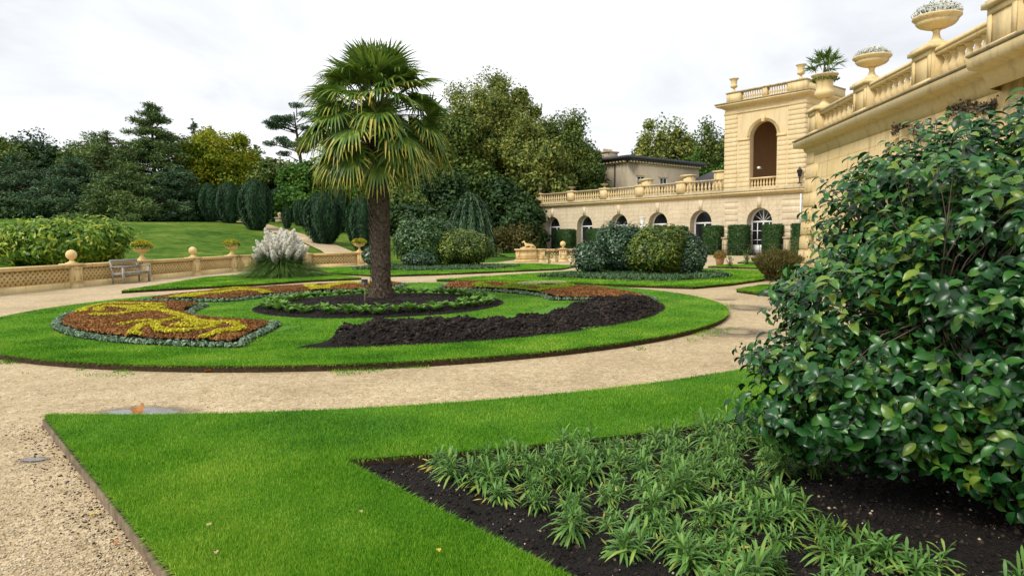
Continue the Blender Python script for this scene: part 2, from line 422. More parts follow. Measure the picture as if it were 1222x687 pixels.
M['greyherb'] = leafmat('grey_herb', [(.05, .09, .04), (.13, .18, .09), (.34, .38, .28)], .6, .2, .25, .3, .6, 8)
M['brown'] = leafmat('brown_shrub', [(.04, .045, .012), (.10, .095, .025), (.20, .16, .05)], .6, .2, .2, .3, .5, 3)
M['hedge'] = leafmat('clipped_hedge', [(0.0088, 0.0330, 0.0080), (0.0242, 0.0682, 0.0140), (0.0605, 0.1210, 0.0250)], .6, .25, .1, .35, .4, 3)
M['domebush'] = leafmat('dome_bush', [(.10, .07, .02), (.20, .13, .03), (.30, .22, .05)], .6, .2, .2, .3, .5, 4)
M['leafbrown'] = plain('dry_leaf', (.33, .14, .04), .7, .3, 0, .3, 30)
M['leafyellow'] = plain('yellow_leaf', (.52, .42, .05), .7, .3, 0, .2, 30)
M['leafpale'] = plain('faded_leaf', (.40, .30, .17), .7, .3, 0, .2, 30)
M['pebble'] = leafmat('pebble', [(.24, .18, .11), (.40, .31, .19), (.62, .54, .41)], .8, .2, 0, .1, .6, 3)
M['clod'] = leafmat('soil_clod', [(0.0060, 0.0047, 0.0041), (0.0167, 0.0131, 0.0114), (0.0455, 0.0337, 0.0258)], .95, .15, 0, .1, .5, 3)

M['bedgreen'] = leafmat('bed_plant_leaf', [(.025, .065, .025), (.06, .13, .05), (.15, .24, .11)], .55, .3, .2, .3, .5, 4)

M['farplain'] = stone('pavilion_voussoir', (.63, .53, .38), (.68, .58, .42), None, .25, bs=.4)

M['joint'] = plain('mortar_joint', (.40, .33, .22), .9, .1, 0, .2)

# ------------------------------------------------------------------ ground
AZB = 5.5
PB0 = np.array([-16.27, 25.5])                      # a pier of the left balustrade
dB = np.array([math.sin(R(AZB)), math.cos(R(AZB))])
CORN = PB0+dB*11.9                                   # where the balustrade turns 45 degrees
d45 = np.array([math.sin(R(46)), math.cos(R(46))])
def hill(x, y):
    dl = -((x-PB0[0])*dB[1]-(y-PB0[1])*dB[0])
    dq = -((x-CORN[0])*d45[1]-(y-CORN[1])*d45[0])
    d = np.maximum(dl, dq)
    d = np.maximum(d-.3, 0)
    z = np.where(d < 30, .116*d, 3.48+.035*(d-30))
    f = np.clip((-1.0-x)/9.0, 0, 1); f = f*f*(3-2*f)
    z = z*f
    z = z+.25*(fbm(x*.12, y*.12, 3)-.5)*np.clip(d/6, 0, 1)
    return z
def hz(x, y): return float(hill(np.array([float(x)]), np.array([float(y)]))[0])

def grid_axis(a, b, c, d, fine, coarse):
    return np.concatenate([np.arange(a, b, coarse), np.arange(b, c, fine), np.arange(c, d+coarse, coarse)])
gx = grid_axis(-420, -80, 40, 420, 1.0, 20.0); gy = grid_axis(-60, 0, 110, 700, 1.0, 20.0)
X, Y = np.meshgrid(gx, gy, indexing='ij'); Z = hill(X.ravel(), Y.ravel())-.03
mb = MB(); nx, ny = X.shape
I = np.arange(nx*ny).reshape(nx, ny)
mb.add(np.c_[X.ravel(), Y.ravel(), Z], np.stack([I[:-1, :-1], I[1:, :-1], I[1:, 1:], I[:-1, 1:]], -1).reshape(-1, 4))
tag(mb.build('ground', M['hill'], None, True), kind='structure')

def poly_sheet(name, pts, z, m, side=None, zb=None, kind='structure'):
    """flat polygon at z with a wall down to zb"""
    import bmesh
    bm = bmesh.new(); vs = [bm.verts.new((p[0], p[1], z)) for p in pts]
    f = bm.faces.new(vs)
    if f.normal.z < 0: f.normal_flip()
    bmesh.ops.triangulate(bm, faces=[f])
    if zb is not None:
        vb = [bm.verts.new((p[0], p[1], zb)) for p in pts]; n = len(pts)
        for i in range(n):
            q = bm.faces.new((vs[i], vb[i], vb[(i+1) % n], vs[(i+1) % n])); q.material_index = 1
        bmesh.ops.recalc_face_normals(bm, faces=bm.faces)
    me = bpy.data.meshes.new(name); bm.to_mesh(me); bm.free(); me.materials.append(m)
    if side: me.materials.append(side)
    o = bpy.data.objects.new(name, me); COL.objects.link(o)
    return tag(o, kind=kind)

# gravel terrace inside the balustrade
p0 = PB0-dB*60+np.array([.25, 0]); pc = CORN+np.array([.2, -.1]); pe = CORN+d45*8.3
terr = [tuple(p0), (60, p0[1]), (60, 62), (8, 66), (2.5, 60), (-1, 46), (pe[0]+1, pe[1]+.0), tuple(pe), tuple(pc)]
poly_sheet('gravel_terrace', terr, 0.0, M['gravel'])

# stone drain strip at the foot of the balustrade
q0 = PB0-dB*30; q1 = CORN
mb = MB()
rt = np.array([dB[1], -dB[0]])
a = q0+rt*.30; b_ = q0+rt*.62; c = q1+rt*.62-dB*.3; d = q1+rt*.30-dB*.1
mb.add([(*a, .004), (*b_, .004), (*c, .004), (*d, .004)], [(0, 1, 2, 3)])
tag(mb.build('stone_drain_strip', M['weather']), kind='structure')

LZ = .085
def lawn(name, pts, z=LZ): return poly_sheet(name, pts, z, M['lawn'], M['earth'], -.02)
circle = arc(8.0, 0, 357, 120)
lawn('round_lawn', circle)
lb_l0, lb_l1 = np.array([-4.27, 6.13]), np.array([-1.74, 3.27])
dL = (lb_l1-lb_l0)/np.linalg.norm(lb_l1-lb_l0)
bt0 = np.array([-1.25, 4.80]); bt1 = np.array([0.10, 3.23]); dT = (bt1-bt0)/np.linalg.norm(bt1-bt0)
lawnB = [tuple(lb_l0)]+arc(10.36, 185.8, 118, 60)+arc(11.87, 118, 170.6, 50)+[tuple(bt0+dT*t) for t in (2, 4, 7)]+[tuple(lb_l0+dL*t) for t in (9.5, 6, 3, 1, .3)]
lawn('front_lawn', lawnB)
# timber edging along its straight left side
mb = MB()
nL = np.array([dL[1], -dL[0]]); nL = nL if nL[0] < 0 else -nL
for k in range(5):
    a = lb_l0+dL*(k*1.8+.02)+nL*.004; b2 = lb_l0+dL*((k+1)*1.8-.005)+nL*.004; c2 = b2+nL*.022; d2 = a+nL*.022
    z0, z1 = -.02, .058+.004*(k % 2)
    v = [(*p, z) for z in (z0, z1) for p in (a, b2, c2, d2)]
    mb.add(v, [(0, 1, 2, 3), (4, 5, 6, 7), (0, 1, 5, 4), (1, 2, 6, 5), (2, 3, 7, 6), (3, 0, 4, 7)])
tag(mb.build('timber_edging', M['timber']), 'brown timber edging board along the straight side of the front lawn', 'edging')

def pxs(l, z=LZ): return [gxy(u, v, z) for u, v in l]
def wob(pts, n=4):
    out_ = []
    for i in range(len(pts)):
        a, b2 = np.array(pts[i]), np.array(pts[(i+1) % len(pts)])
        for t in np.linspace(0, 1, n, endpoint=False): out_.append(tuple(a+(b2-a)*t))
    return out_
lawnC = wob(pxs([(145, 347), (196, 344.3), (249, 341.6), (300, 339), (372, 334), (431, 331.5), (377, 325.5), (330, 325), (293, 327.3), (245, 331)]))
lawnD = wob(pxs([(368, 320), (396, 325.5), (448, 328), (467, 328.2), (520, 326.5), (558, 325), (620, 322.3), (669, 320.3), (687, 317), (640, 314.4), (590, 314.6), (470, 317), (420, 318.6)]))
lawnE = wob(pxs([(521, 333.5), (632, 335.8), (680, 337), (754, 339.8), (827, 341.9), (872, 338), (912, 332.5), (915, 322.6), (840, 320.8), (750, 321.5), (683, 323.5), (637, 326)]))
lawnF = wob(pxs([(879, 345.4), (908, 340.7), (960, 338), (985, 345), (960, 355), (906, 349)]))
lawnG = wob(pxs([(845, 317.8), (909, 319.3), (940, 318.5), (930, 315.5), (867, 316)]))
lawnH = wob(pxs([(880, 312.8), (930, 314), (935, 311.6), (886, 311)]))
lawnI = wob(pxs([(606, 306.3), (646, 306.3), (650, 303), (640, 299.5), (585, 299.5)]))
for nm, p in (('pampas_lawn', lawnC), ('far_lawn', lawnD), ('bush_lawn', lawnE), ('corner_lawn', lawnF), ('strip_lawn', lawnG), ('narrow_lawn', lawnH), ('wood_edge_lawn', lawnI)):
    lawn(nm, p)

# ------------------------------------------------------------------ soil of the beds
def polar_bed(name, r0, r1, a0, a1, prof, nr, na, z0, m, kind='structure', seed=1, lump=.0, fr=3.0, skew=0.0):
    """annular bed round C0; prof(t in 0..1 across, s in 0..1 along) -> height"""
    rr = np.linspace(0, 1, nr); aa = np.linspace(0, 1, na)
    T, S = np.meshgrid(rr, aa, indexing='ij')
    A = a0+(a1-a0)*S
    A = A+skew*(T-.5)*np.where(S < .5, 1-2*S, 0)-skew*(T-.5)*np.where(S > .5, 2*S-1, 0)
    RR = r0+(r1-r0)*T
    x = C0[0]+RR*np.sin(np.radians(A)); y = C0[1]+RR*np.cos(np.radians(A))
    e = np.minimum(np.minimum(T, 1-T)*(r1-r0), np.minimum(S, 1-S)*abs(np.radians(a1-a0))*(r0+r1)/2)
    z = z0+prof(e, T, S)+lump*(fbm(x*fr, y*fr, seed, 5)-.47)*np.clip(e/.25, 0, 1)
    I = np.arange(nr*na).reshape(nr, na)
    mb = MB(); mb.add(np.c_[x.ravel(), y.ravel(), z.ravel()], np.stack([I[:-1, :-1], I[1:, :-1], I[1:, 1:], I[:-1, 1:]], -1).reshape(-1, 4))
    return tag(mb.build(name, m, None, True), kind=kind)

# dug soil bed with a lumpy heap
polar_bed('soil_bed', 4.75, 6.72, 96, 176.5, lambda e, T, S: np.clip(e/.5, 0, 1)**.8*(.15+.05*np.sin(S*9))-.012, 90, 420, LZ+.006, M['soil'], lump=.30, fr=3.2, skew=-7)
# clods on the heap
def clods(n, sampler, size, name, m, zoff=.0, kind='stuff', par=None):
    P_ = sampler(n); n = len(P_)
    base = np.array([(1, 0, 0), (0, 1, 0), (-1, 0, 0), (0, -1, 0), (0, 0, 1), (0, 0, -1)], float)
    s = size*(.4+rng.random(n)**2*1.2)
    Q_ = rdir(n); ang = rng.random(n)*6.28
    v = base[None]*(s[:, None, None])*(.6+.8*rng.random((n, 6, 1)))
    c, sn = np.cos(ang)[:, None], np.sin(ang)[:, None]
    vx = v[:, :, 0]*c-v[:, :, 1]*sn; vy = v[:, :, 0]*sn+v[:, :, 1]*c
    v = np.stack([vx, vy, v[:, :, 2]*.75], -1)+P_[:, None, :]
    f = np.array([(0, 1, 4), (1, 2, 4), (2, 3, 4), (3, 0, 4), (1, 0, 5), (2, 1, 5), (3, 2, 5), (0, 3, 5)])
    mb = MB(); mb.add(v.reshape(-1, 3), (f[None]+(np.arange(n)*6)[:, None, None]).reshape(-1, 3))
    return tag(mb.build(name, m, par), kind=kind)
def heap_s(n):
    A = np.radians(97.5+rng.random(n)*78); rr = 4.85+rng.random(n)*1.8
    x = C0[0]+rr*np.sin(A); y = C0[1]+rr*np.cos(A)
    e = np.minimum(rr-4.75, 6.72-rr); z = LZ+np.clip(e/.5, 0, 1)**.8*(.15+.05*np.sin((np.degrees(A)-96)/80.5*9))+.30*(fbm(x*3.2, y*3.2, 1, 5)-.47)*np.clip(e/.25, 0, 1)
    return np.c_[x, y, z-.005]
clods(9000, heap_s, .034, 'soil_clods', M['clod'])

# palm bed: low dome
def dome(e, T, S): return .16*(1-T**2)
rr = np.linspace(0, 1, 40); aa = np.linspace(0, 2*math.pi, 140)
T, S = np.meshgrid(rr, aa, indexing='ij'); RP = 2.95
x = C0[0]+T*RP*np.sin(S); y = C0[1]+T*RP*np.cos(S)
palm_z = lambda x, y: LZ+.008+.17*(1-np.clip(((x-C0[0])**2+(y-C0[1])**2)/RP**2, 0, 1))
z = palm_z(x, y)+.06*(fbm(x*5, y*5, 9, 4)-.47)*np.clip((1-T)*8, 0, 1)
I = np.arange(40*140).reshape(40, 140)
mb = MB(); mb.add(np.c_[x.ravel(), y.ravel(), z.ravel()], np.stack([I[:-1, :-1], I[1:, :-1], I[1:, 1:], I[:-1, 1:]], -1).reshape(-1, 4))
tag(mb.build('palm_bed_soil', M['soil'], None, True), kind='structure')
def ps(n):
    a = rng.random(n)*6.283; r_ = np.sqrt(rng.random(n))*2.9; x = C0[0]+r_*np.sin(a); y = C0[1]+r_*np.cos(a)
    return np.c_[x, y, palm_z(x, y)+.005]
clods(5000, ps, .02, 'palm_bed_clods', M['clod'])

# near bed of dark soil
bedB = arc(11.86, 170.6, 118, 50)+[(8.5, 8.0), (9, -1), (2.9, -1)]+[tuple(bt0+dT*t) for t in (6, 4, 2, .02)]
gx = np.arange(-1.4, 9, .035); gy = np.arange(-.2, 9.6, .035)
X, Y = np.meshgrid(gx, gy, indexing='ij')
inside = inpoly(X.ravel(), Y.ravel(), bedB).reshape(X.shape)
Z = .018+.075*(fbm(X*4, Y*4, 21, 5)-.3)
cell = inside[:-1, :-1] | inside[1:, 1:] | inside[1:, :-1] | inside[:-1, 1:]
I = np.arange(X.size).reshape(X.shape)
F4 = np.stack([I[:-1, :-1], I[1:, :-1], I[1:, 1:], I[:-1, 1:]], -1)[cell]
Z = np.where(inside, Z, np.minimum(Z, .03))
mb = MB(); mb.add(np.c_[X.ravel(), Y.ravel(), Z.ravel()], F4.reshape(-1, 4))
tag(mb.build('planting_bed_soil', M['soil'], None, True), kind='structure')
def bs(n, size=1):
    x = -1.3+rng.random(n)*7; y = 2.2+rng.random(n)*6; k = inpoly(x, y, bedB); x, y = x[k], y[k]
    return np.c_[x, y, .018+.075*(fbm(x*4, y*4, 21, 5)-.3)+.003]
clods(26000, bs, .013, 'bed_crumbs', M['clod'])
clods(2600, bs, .008, 'bed_pebbles', M['pebble'])

# soil strips in the other lawns
def soilpoly(name, px):
    return poly_sheet(name, wob(pxs(px)), LZ+.006, M['soil'])
soilpoly('pampas_bed_soil', [(262, 335.5), (290, 332), (333, 328.5), (362, 330), (368, 333), (330, 335.4), (290, 336)])
soilpoly('far_bed_soil', [(430, 322.5), (500, 323.5), (580, 321.5), (600, 318.6), (560, 316.4), (450, 318)])
soilpoly('bush_bed_soil', [(640, 331.5), (700, 333.5), (760, 336), (800, 336.5), (872, 331.5), (860, 325), (760, 325), (690, 327)])

# ------------------------------------------------------------------ pebbles, puddles
def gs(n):
    u = rng.random(n)*900-40; v = 440+rng.random(n)**.7*250
    g = np.array([gxy(a, b) for a, b in zip(u, v)]); x, y = g[:, 0], g[:, 1]
    k = ~inpoly(x, y, lawnB) & ~inpoly(x, y, bedB) & ~inpoly(x, y, circle)
    return np.c_[x[k], y[k], np.full(k.sum(), .002)]
clods(30000, gs, .0060, 'gravel_stones', M['pebble'])
def eb(n):
    t = rng.random(n)*5; o = .03+rng.random(n)**1.5*.28
    p = lb_l0[None]+dL[None]*t[:, None]+nL[None]*o[:, None]
    return np.c_[p, np.full(n, .002)]
clods(900, eb, .007, 'edge_crumbs', M['earth'])

def blob(cx, cy, rx, ry, rot, seed, n=60, amp=.35):
    t = np.linspace(0, 2*math.pi, n, endpoint=False)
    r_ = 1+amp*(vn(np.cos(t)*2+9, np.sin(t)*2+9, seed)-.5)*2
    x = rx*r_*np.cos(t); y = ry*r_*np.sin(t); c, s = math.cos(rot), math.sin(rot)
    return [(cx+a*c-b2*s, cy+a*s+b2*c) for a, b2 in zip(x, y)]
def damp_mat():
    m, nt, b = mat('damp_gravel'); v = objvec(nt)
    b.inputs['Base Color'].default_value = (.10, .075, .05, 1); b.inputs['Roughness'].default_value = .5
    # soft irregular rim: object coordinates are normalised to the patch
    g = node(nt, 'ShaderNodeTexGradient', gradient_type='SPHERICAL'); nt.links.new(v, g.inputs[0])
    n_ = noise(nt, v, 5, 5, .7)
    a = nt.nodes.new('ShaderNodeMath'); a.operation = 'MULTIPLY_ADD'; a.inputs[1].default_value = .7; nt.links.new(n_, a.inputs[0]); nt.links.new(g.outputs[1], a.inputs[2])
    al = ramp(nt, a.outputs[0], [(.42, (0, 0, 0)), (.95, (.55, .55, .55))]); nt.links.new(al, b.inputs['Alpha'])
    return m
M['damp'] = damp_mat()
def puddle(name, u, v, w_, h_, label, seed, damp=1.9):
    g = gxy(u, v); a = gxy(u-w_/2, v); b2 = gxy(u+w_/2, v); c = gxy(u, v-h_/2); d = gxy(u, v+h_/2)
    rx = (b2[0]-a[0])/2; ry = (c[1]-d[1])/2
    mb = MB(); p = blob(0, 0, 1.0, 1.0, seed, seed, amp=.12); mb.add([(*q, 0) for q in p], [tuple(range(len(p)))])
    o = mb.build(name, M['water'], None, loc=(g[0], g[1], .008)); o.scale = (rx*1.25, ry*1.35, 1); tag(o, label, 'puddle')
    mb = MB(); t = np.linspace(0, 2*math.pi, 40, endpoint=False); mb.add([(math.cos(k), math.sin(k), 0) for k in t], [tuple(range(40))])
    dm = mb.build('damp_gravel_patch', M['damp'], None, loc=(g[0], g[1], .004)); dm.scale = (rx*damp, ry*damp*1.1, 1); tag(dm, kind='structure')
puddle('puddle', 168, 493, 100, 13, 'pale puddle on the gravel behind the front lawn, with a brown leaf in it', 3, 1.7)
puddle('puddle', 40, 549, 30, 5, 'small shallow puddle in the gravel left of the front lawn', 5, 1.8)
puddle('puddle', 882, 396.5, 46, 6, 'wide grey puddle on the gravel between round lawn and big glossy bush', 7, 2.6)
puddle('puddle', 893, 367.5, 40, 5, 'long puddle on the gravel path right of the round lawn tip', 9, 1.9)
puddle('puddle', 866, 357.2, 22, 1.6, 'thin sliver of water on the gravel beside the bush lawn', 11, 1.6)

# ------------------------------------------------------------------ grass blades
def blades(n, xs, ys, z0, h, w_, name, lean=.55):
    nn = len(xs); hh = h*(.55+.7*rng.random(nn)); a = rng.random(nn)*6.283; b2 = rng.random(nn)*6.283
    patch = fbm(xs*2.0, ys*2.0, 5, 3); hh = hh*(.65+.8*patch)
    dx = np.cos(a)*w_/2; dy = np.sin(a)*w_/2
    lx = np.cos(b2)*hh*lean*rng.random(nn); ly = np.sin(b2)*hh*lean*rng.random(nn)
    v = np.stack([np.c_[xs-dx, ys-dy, np.full(nn, z0)], np.c_[xs+dx, ys+dy, np.full(nn, z0)], np.c_[xs+lx, ys+ly, z0+hh]], 1).reshape(-1, 3)
    mb = MB(); mb.add(v, np.arange(3*nn).reshape(nn, 3))
    return tag(mb.build(name, M['blade']), 'short green turf growing on '+name.replace('_turf', '').replace('_', ' '), 'grass', kind='stuff')
def pix_sample(n, poly, box, pw=1.0):
    """samples spread evenly over the picture-sized ground area, kept inside poly"""
    u = box[0]+rng.random(n)*(box[2]-box[0]); v = box[1]+rng.random(n)*(box[3]-box[1])
    c, s = math.cos(ROLL), math.sin(ROLL); du = u-611; dv = v-343.5
    x = (c*du-s*dv)/F_PX; y = -(s*du+c*dv)/F_PX
    dz = -math.sin(PITCH)+y*math.cos(PITCH); t = (LZ-EYE)/dz
    gx_ = x*t; gy_ = (math.cos(PITCH)+y*math.sin(PITCH))*t
    k = inpoly(gx_, gy_, poly); return gx_[k], gy_[k]
x1, y1 = pix_sample(420000, lawnB, (20, 440, 960, 720))
dd = np.hypot(x1, y1)
blades(0, x1, y1, LZ-.004, .026, .0032+.0006*dd, 'front_lawn_turf')
# rim of the front lawn, blades leaning out
bp = np.array(lawnB); 
def rim(poly, n, h, w_, name, spread=.03, ymax=40):
    p = np.array(poly); q = np.roll(p, -1, 0); L = np.hypot(*(q-p).T); cs = np.cumsum(L)/L.sum()
    i = np.searchsorted(cs, rng.random(n)); t = rng.random(n)[:, None]; pt = p[i]*(1-t)+q[i]*t
    e = (q-p)[i]/np.maximum(L[i], 1e-6)[:, None]; nr = np.c_[e[:, 1], -e[:, 0]]
    # outward test
    tst = pt+nr*.02; ins = inpoly(tst[:, 0], tst[:, 1], poly); nr[ins] *= -1
    k = pt[:, 1] < ymax; pt, nr = pt[k], nr[k]; n = len(pt)
    hh = h*(.6+.8*rng.random(n)); base = pt-nr*(rng.random(n)*spread)[:, None]
    a = rng.random(n)*6.28; dx = np.cos(a)*w_/2; dy = np.sin(a)*w_/2
    out_ = nr*(hh*(.2+.9*rng.random(n)))[:, None]+rng.normal(size=(n, 2))*.008
    zt = LZ+hh*(-.5+1.0*rng.random(n))
    v = np.stack([np.c_[base[:, 0]-dx, base[:, 1]-dy, np.full(n, LZ-.003)], np.c_[base[:, 0]+dx, base[:, 1]+dy, np.full(n, LZ-.003)], np.c_[base+out_, zt]], 1).reshape(-1, 3)
    mb = MB(); mb.add(v, np.arange(3*n).reshape(n, 3)); tag(mb.build(name, M['blade']), 'overhanging grass fringe of the '+name.replace('_fringe', '').replace('_', ' '), 'grass', kind='stuff')
rim(lawnB, 30000, .045, .006, 'front_lawn_fringe')
inner = lambda x, y: np.hypot(x-C0[0], y-C0[1])
x2, y2 = pix_sample(420000, circle, (-30, 325, 900, 445))
r2 = inner(x2, y2); a2 = np.degrees(np.arctan2(x2-C0[0], y2-C0[1])) % 360
inbed = (r2 > 4.15) & (r2 < 6.65) & (((a2 > 98) & (a2 < 174)) | ((a2 > 190) & (a2 < 271)) | ((a2 > 281) & (a2 < 356)) | ((a2 > 10) & (a2 < 88)))
k = ~inbed & (r2 > 2.97); x2, y2 = x2[k], y2[k]; dd = np.hypot(x2, y2)
blades(0, x2, y2, LZ-.004, .026, .002+.0011*dd, 'round_lawn_turf')
rim(circle, 26000, .045, .014, 'round_lawn_fringe')
for nm, p, n in (('pampas_lawn', lawnC, 9000), ('far_lawn', lawnD, 12000), ('bush_lawn', lawnE, 16000), ('corner_lawn', lawnF, 7000), ('strip_lawn', lawnG, 3000)):
    rim(p, n, .06, .03, nm+'_fringe')
    xs = np.array(p)[:, 0]; ys = np.array(p)[:, 1]
    x3 = xs.min()+rng.random(n*6)*(xs.max()-xs.min()); y3 = ys.min()+rng.random(n*6)*(ys.max()-ys.min()); k = inpoly(x3, y3, p)
    blades(0, x3[k], y3[k], LZ-.004, .05, .03, nm+'_turf')
# weeds in the gravel along the round lawn
t = np.radians(90+rng.random(9000)*170); rr_ = 8.02+rng.random(9000)**2.5*.45
x = C0[0]+rr_*np.sin(t); y = C0[1]+rr_*np.cos(t); k = (fbm(x*1.6, y*1.6, 31, 3) > .56); blades(0, x[k], y[k], .0, .035, .012, 'gravel_edge_weeds')

# ------------------------------------------------------------------ carpet beds
def tufts(mb, x, y, z, per, rad, leafL, leafW, up=.6):
    n = len(x); idx = np.repeat(np.arange(n), per); m_ = len(idx)
    d = rdir(m_); d[:, 2] = np.abs(d[:, 2])*up+.15; d = unit(d)
    P_ = np.c_[x[idx], y[idx], z[idx]]+d*rad*(.5+.5*rng.random((m_, 1)))
    mb.leaves(P_, d+.35*rdir(m_), rdir(m_), leafL*(.7+.6*rng.random(m_)), leafW*(.7+.6*rng.random(m_)))
def seg_dist(x, y, line):
    d = np.full(len(x), 9.)
    for i in range(len(line)-1):
        a = np.array(line[i]); b2 = np.array(line[i+1]); e = b2-a; L2 = max(e@e, 1e-9)
        t = np.clip(((x-a[0])*e[0]+(y-a[1])*e[1])/L2, 0, 1)
        d = np.minimum(d, np.hypot(x-a[0]-t*e[0], y-a[1]-t*e[1]))
    return d
def outline(a0, a1, sk0=6, sk1=6, r0=4.15, r1=6.65):
    return arc(r1, a0-sk0/2, a1+sk1/2, 40)+arc(r0, a1-sk1/2, a0+sk0/2, 26)
def bez(px): # smooth curve through pixel points of the photo -> ground
    p = np.array([gxy(u, v, .2) for u, v in px]); n = len(p); o = []
    for i in range(n-1):
        p0, p1, p2, p3 = p[max(i-1, 0)], p[i], p[i+1], p[min(i+2, n-1)]
        for t in np.linspace(0, 1, 6, endpoint=False):
            o.append(tuple(.5*((2*p1)+(-p0+p2)*t+(2*p0-5*p1+4*p2-p3)*t*t+(-p0+3*p1-3*p2+p3)*t**3)))
    o.append(tuple(p[-1])); return o
Z1 = lambda l: [(a/4.073, 320+b2/4.073) for a, b2 in l]
Z2 = lambda l: [(200+a/4.073, 310+b2/4.073) for a, b2 in l]
Z3 = lambda l: [(460+a/4.073, 310+b2/4.073) for a, b2 in l]
beds = {
 'left_carpet_bed': dict(o=outline(191, 271, 8, 4), lines=[
   (bez(Z1([(650, 318), (700, 340), (830, 350), (980, 338), (1110, 318), (1170, 298), (1120, 282), (1080, 280)])), .17),
   (bez(Z1([(650, 318), (700, 295), (760, 282)])), .14),
   (bez(Z1([(760, 282), (760, 310), (860, 322), (990, 312), (1050, 292), (1010, 278), (900, 270)])), .13),
   (bez(Z1([(850, 298), (920, 304), (990, 294), (930, 286), (870, 290)])), .12),
   (bez(Z1([(760, 282), (860, 262), (940, 258)])), .12),
   (bez(Z1([(640, 215), (760, 218), (840, 235), (920, 262), (960, 280)])), .15),
   (bez(Z1([(400, 222), (400, 206), (460, 190), (560, 183)])), .2),
   (bez(Z1([(490, 222), (480, 210), (520, 200), (600, 203), (680, 214)])), .17),
   (bez(Z1([(560, 186), (680, 186), (780, 190)])), .14),
   (bez(Z1([(620, 200), (740, 198), (790, 206), (720, 212)])), .12),
   (bez(Z1([(455, 240), (540, 240), (620, 232), (700, 224)])), .15),
   (bez(Z1([(590, 290), (660, 280), (740, 272)])), .09)], c='yellow'),
 'far_carpet_bed': dict(o=outline(282, 355, 4, 4), lines=[
   (bez(Z2([(30, 183), (90, 180), (160, 176), (260, 170)])), .42),
   (bez(Z2([(280, 166), (360, 156), (460, 160), (520, 164)])), .28),
   (bez(Z2([(230, 158), (300, 150), (380, 148)])), .22),
   (bez(Z2([(690, 132), (730, 144), (790, 136), (850, 124)])), .35),
   (bez(Z2([(850, 120), (930, 122), (990, 124)])), .25)], c='yellow'),
 'right_carpet_bed': dict(o=outline(10, 88, 4, 8), lines=[
   (bez(Z3([(450, 128), (520, 136), (600, 134), (640, 124), (560, 118), (460, 122)])), .34),
   (bez(Z3([(620, 138), (720, 150), (840, 146), (890, 134), (800, 126), (660, 128)])), .36),
   (bez(Z3([(700, 136), (780, 140), (860, 134)])), .5)], c='lime'),
}
for nm, bd in beds.items():
    o = bd['o']; p = np.array(o)
    bed = poly_sheet(nm+'_soil', o, LZ+.005, M['soil'])
    n = 52000
    x = p[:, 0].min()+rng.random(n)*np.ptp(p[:, 0]); y = p[:, 1].min()+rng.random(n)*np.ptp(p[:, 1])
    k = inpoly(x, y, o); x, y = x[k], y[k]
    ed = seg_dist(x, y, o+[o[0]]); k = ed > .2; x, y, ed = x[k], y[k], ed[k]
    on = np.zeros(len(x), bool)
    for ln, wd in bd['lines']: on |= seg_dist(x, y, ln) < wd*.48*(.75+.45*vn(x*7, y*7, 2))
    base = LZ+.05+.10*np.clip(ed/.5, 0, 1)+.03*(fbm(x*4, y*4, 4)-.5)
    mb = MB(); tufts(mb, x[~on], y[~on], base[~on], 3, .035, .05, .035)
    tag(mb.build('rust_carpet_plants', M['copper']), 'rust red carpet bedding filling the '+nm.replace('_', ' ').replace('carpet bed', 'crescent bed'), 'bedding plants', kind='stuff')
    mb = MB(); tufts(mb, x[on], y[on], base[on]+.035, 4, .035, .045, .03)
    tag(mb.build(bd['c']+'_carpet_scroll', M[bd['c']]), bd['c']+' scroll pattern of bedding plants in the '+nm.replace('_', ' ').replace('carpet bed', 'crescent bed'), 'bedding plants', kind='stuff')
    # silver edging
    t = np.array(o); q = np.roll(t, -1, 0); L = np.hypot(*(q-t).T); cs = np.concatenate([[0], np.cumsum(L)]); tot = cs[-1]
    ss = np.arange(0, tot, .15); i = np.searchsorted(cs, ss, side='right')-1; i = np.clip(i, 0, len(t)-1); f = ((ss-cs[i])/L[i])[:, None]
    pt = t[i]*(1-f)+q[i]*f; cen = p.mean(0); pt = pt+unit(np.c_[cen-pt, np.zeros(len(pt))])[:, :2]*.09+rng.normal(size=pt.shape)*.02
    mb = MB(); tufts(mb, pt[:, 0], pt[:, 1], np.full(len(pt), LZ+.02), 46, .085, .065, .035, .9)
    tag(mb.build('silver_edging_plants', M['silver']), 'silvery grey edging plants round the '+nm.replace('_', ' ').replace('carpet bed', 'crescent bed'), 'edging plants', kind='stuff')
# pale patch on the right bed
mb = MB(); ln = bez(Z3([(705, 132), (760, 128), (820, 126)])); p = np.array(ln); n = 9000
x = p[:, 0].min()-.5+rng.random(n)*(np.ptp(p[:, 0])+1); y = p[:, 1].min()-.5+rng.random(n)*(np.ptp(p[:, 1])+1); k = seg_dist(x, y, ln) < .34
tufts(mb, x[k], y[k], np.full(k.sum(), LZ+.22), 4, .04, .05, .035)
tag(mb.build('pale_carpet_plants', M['pale']), 'pale cream green patch of bedding in the right crescent bed', 'bedding plants', kind='stuff')

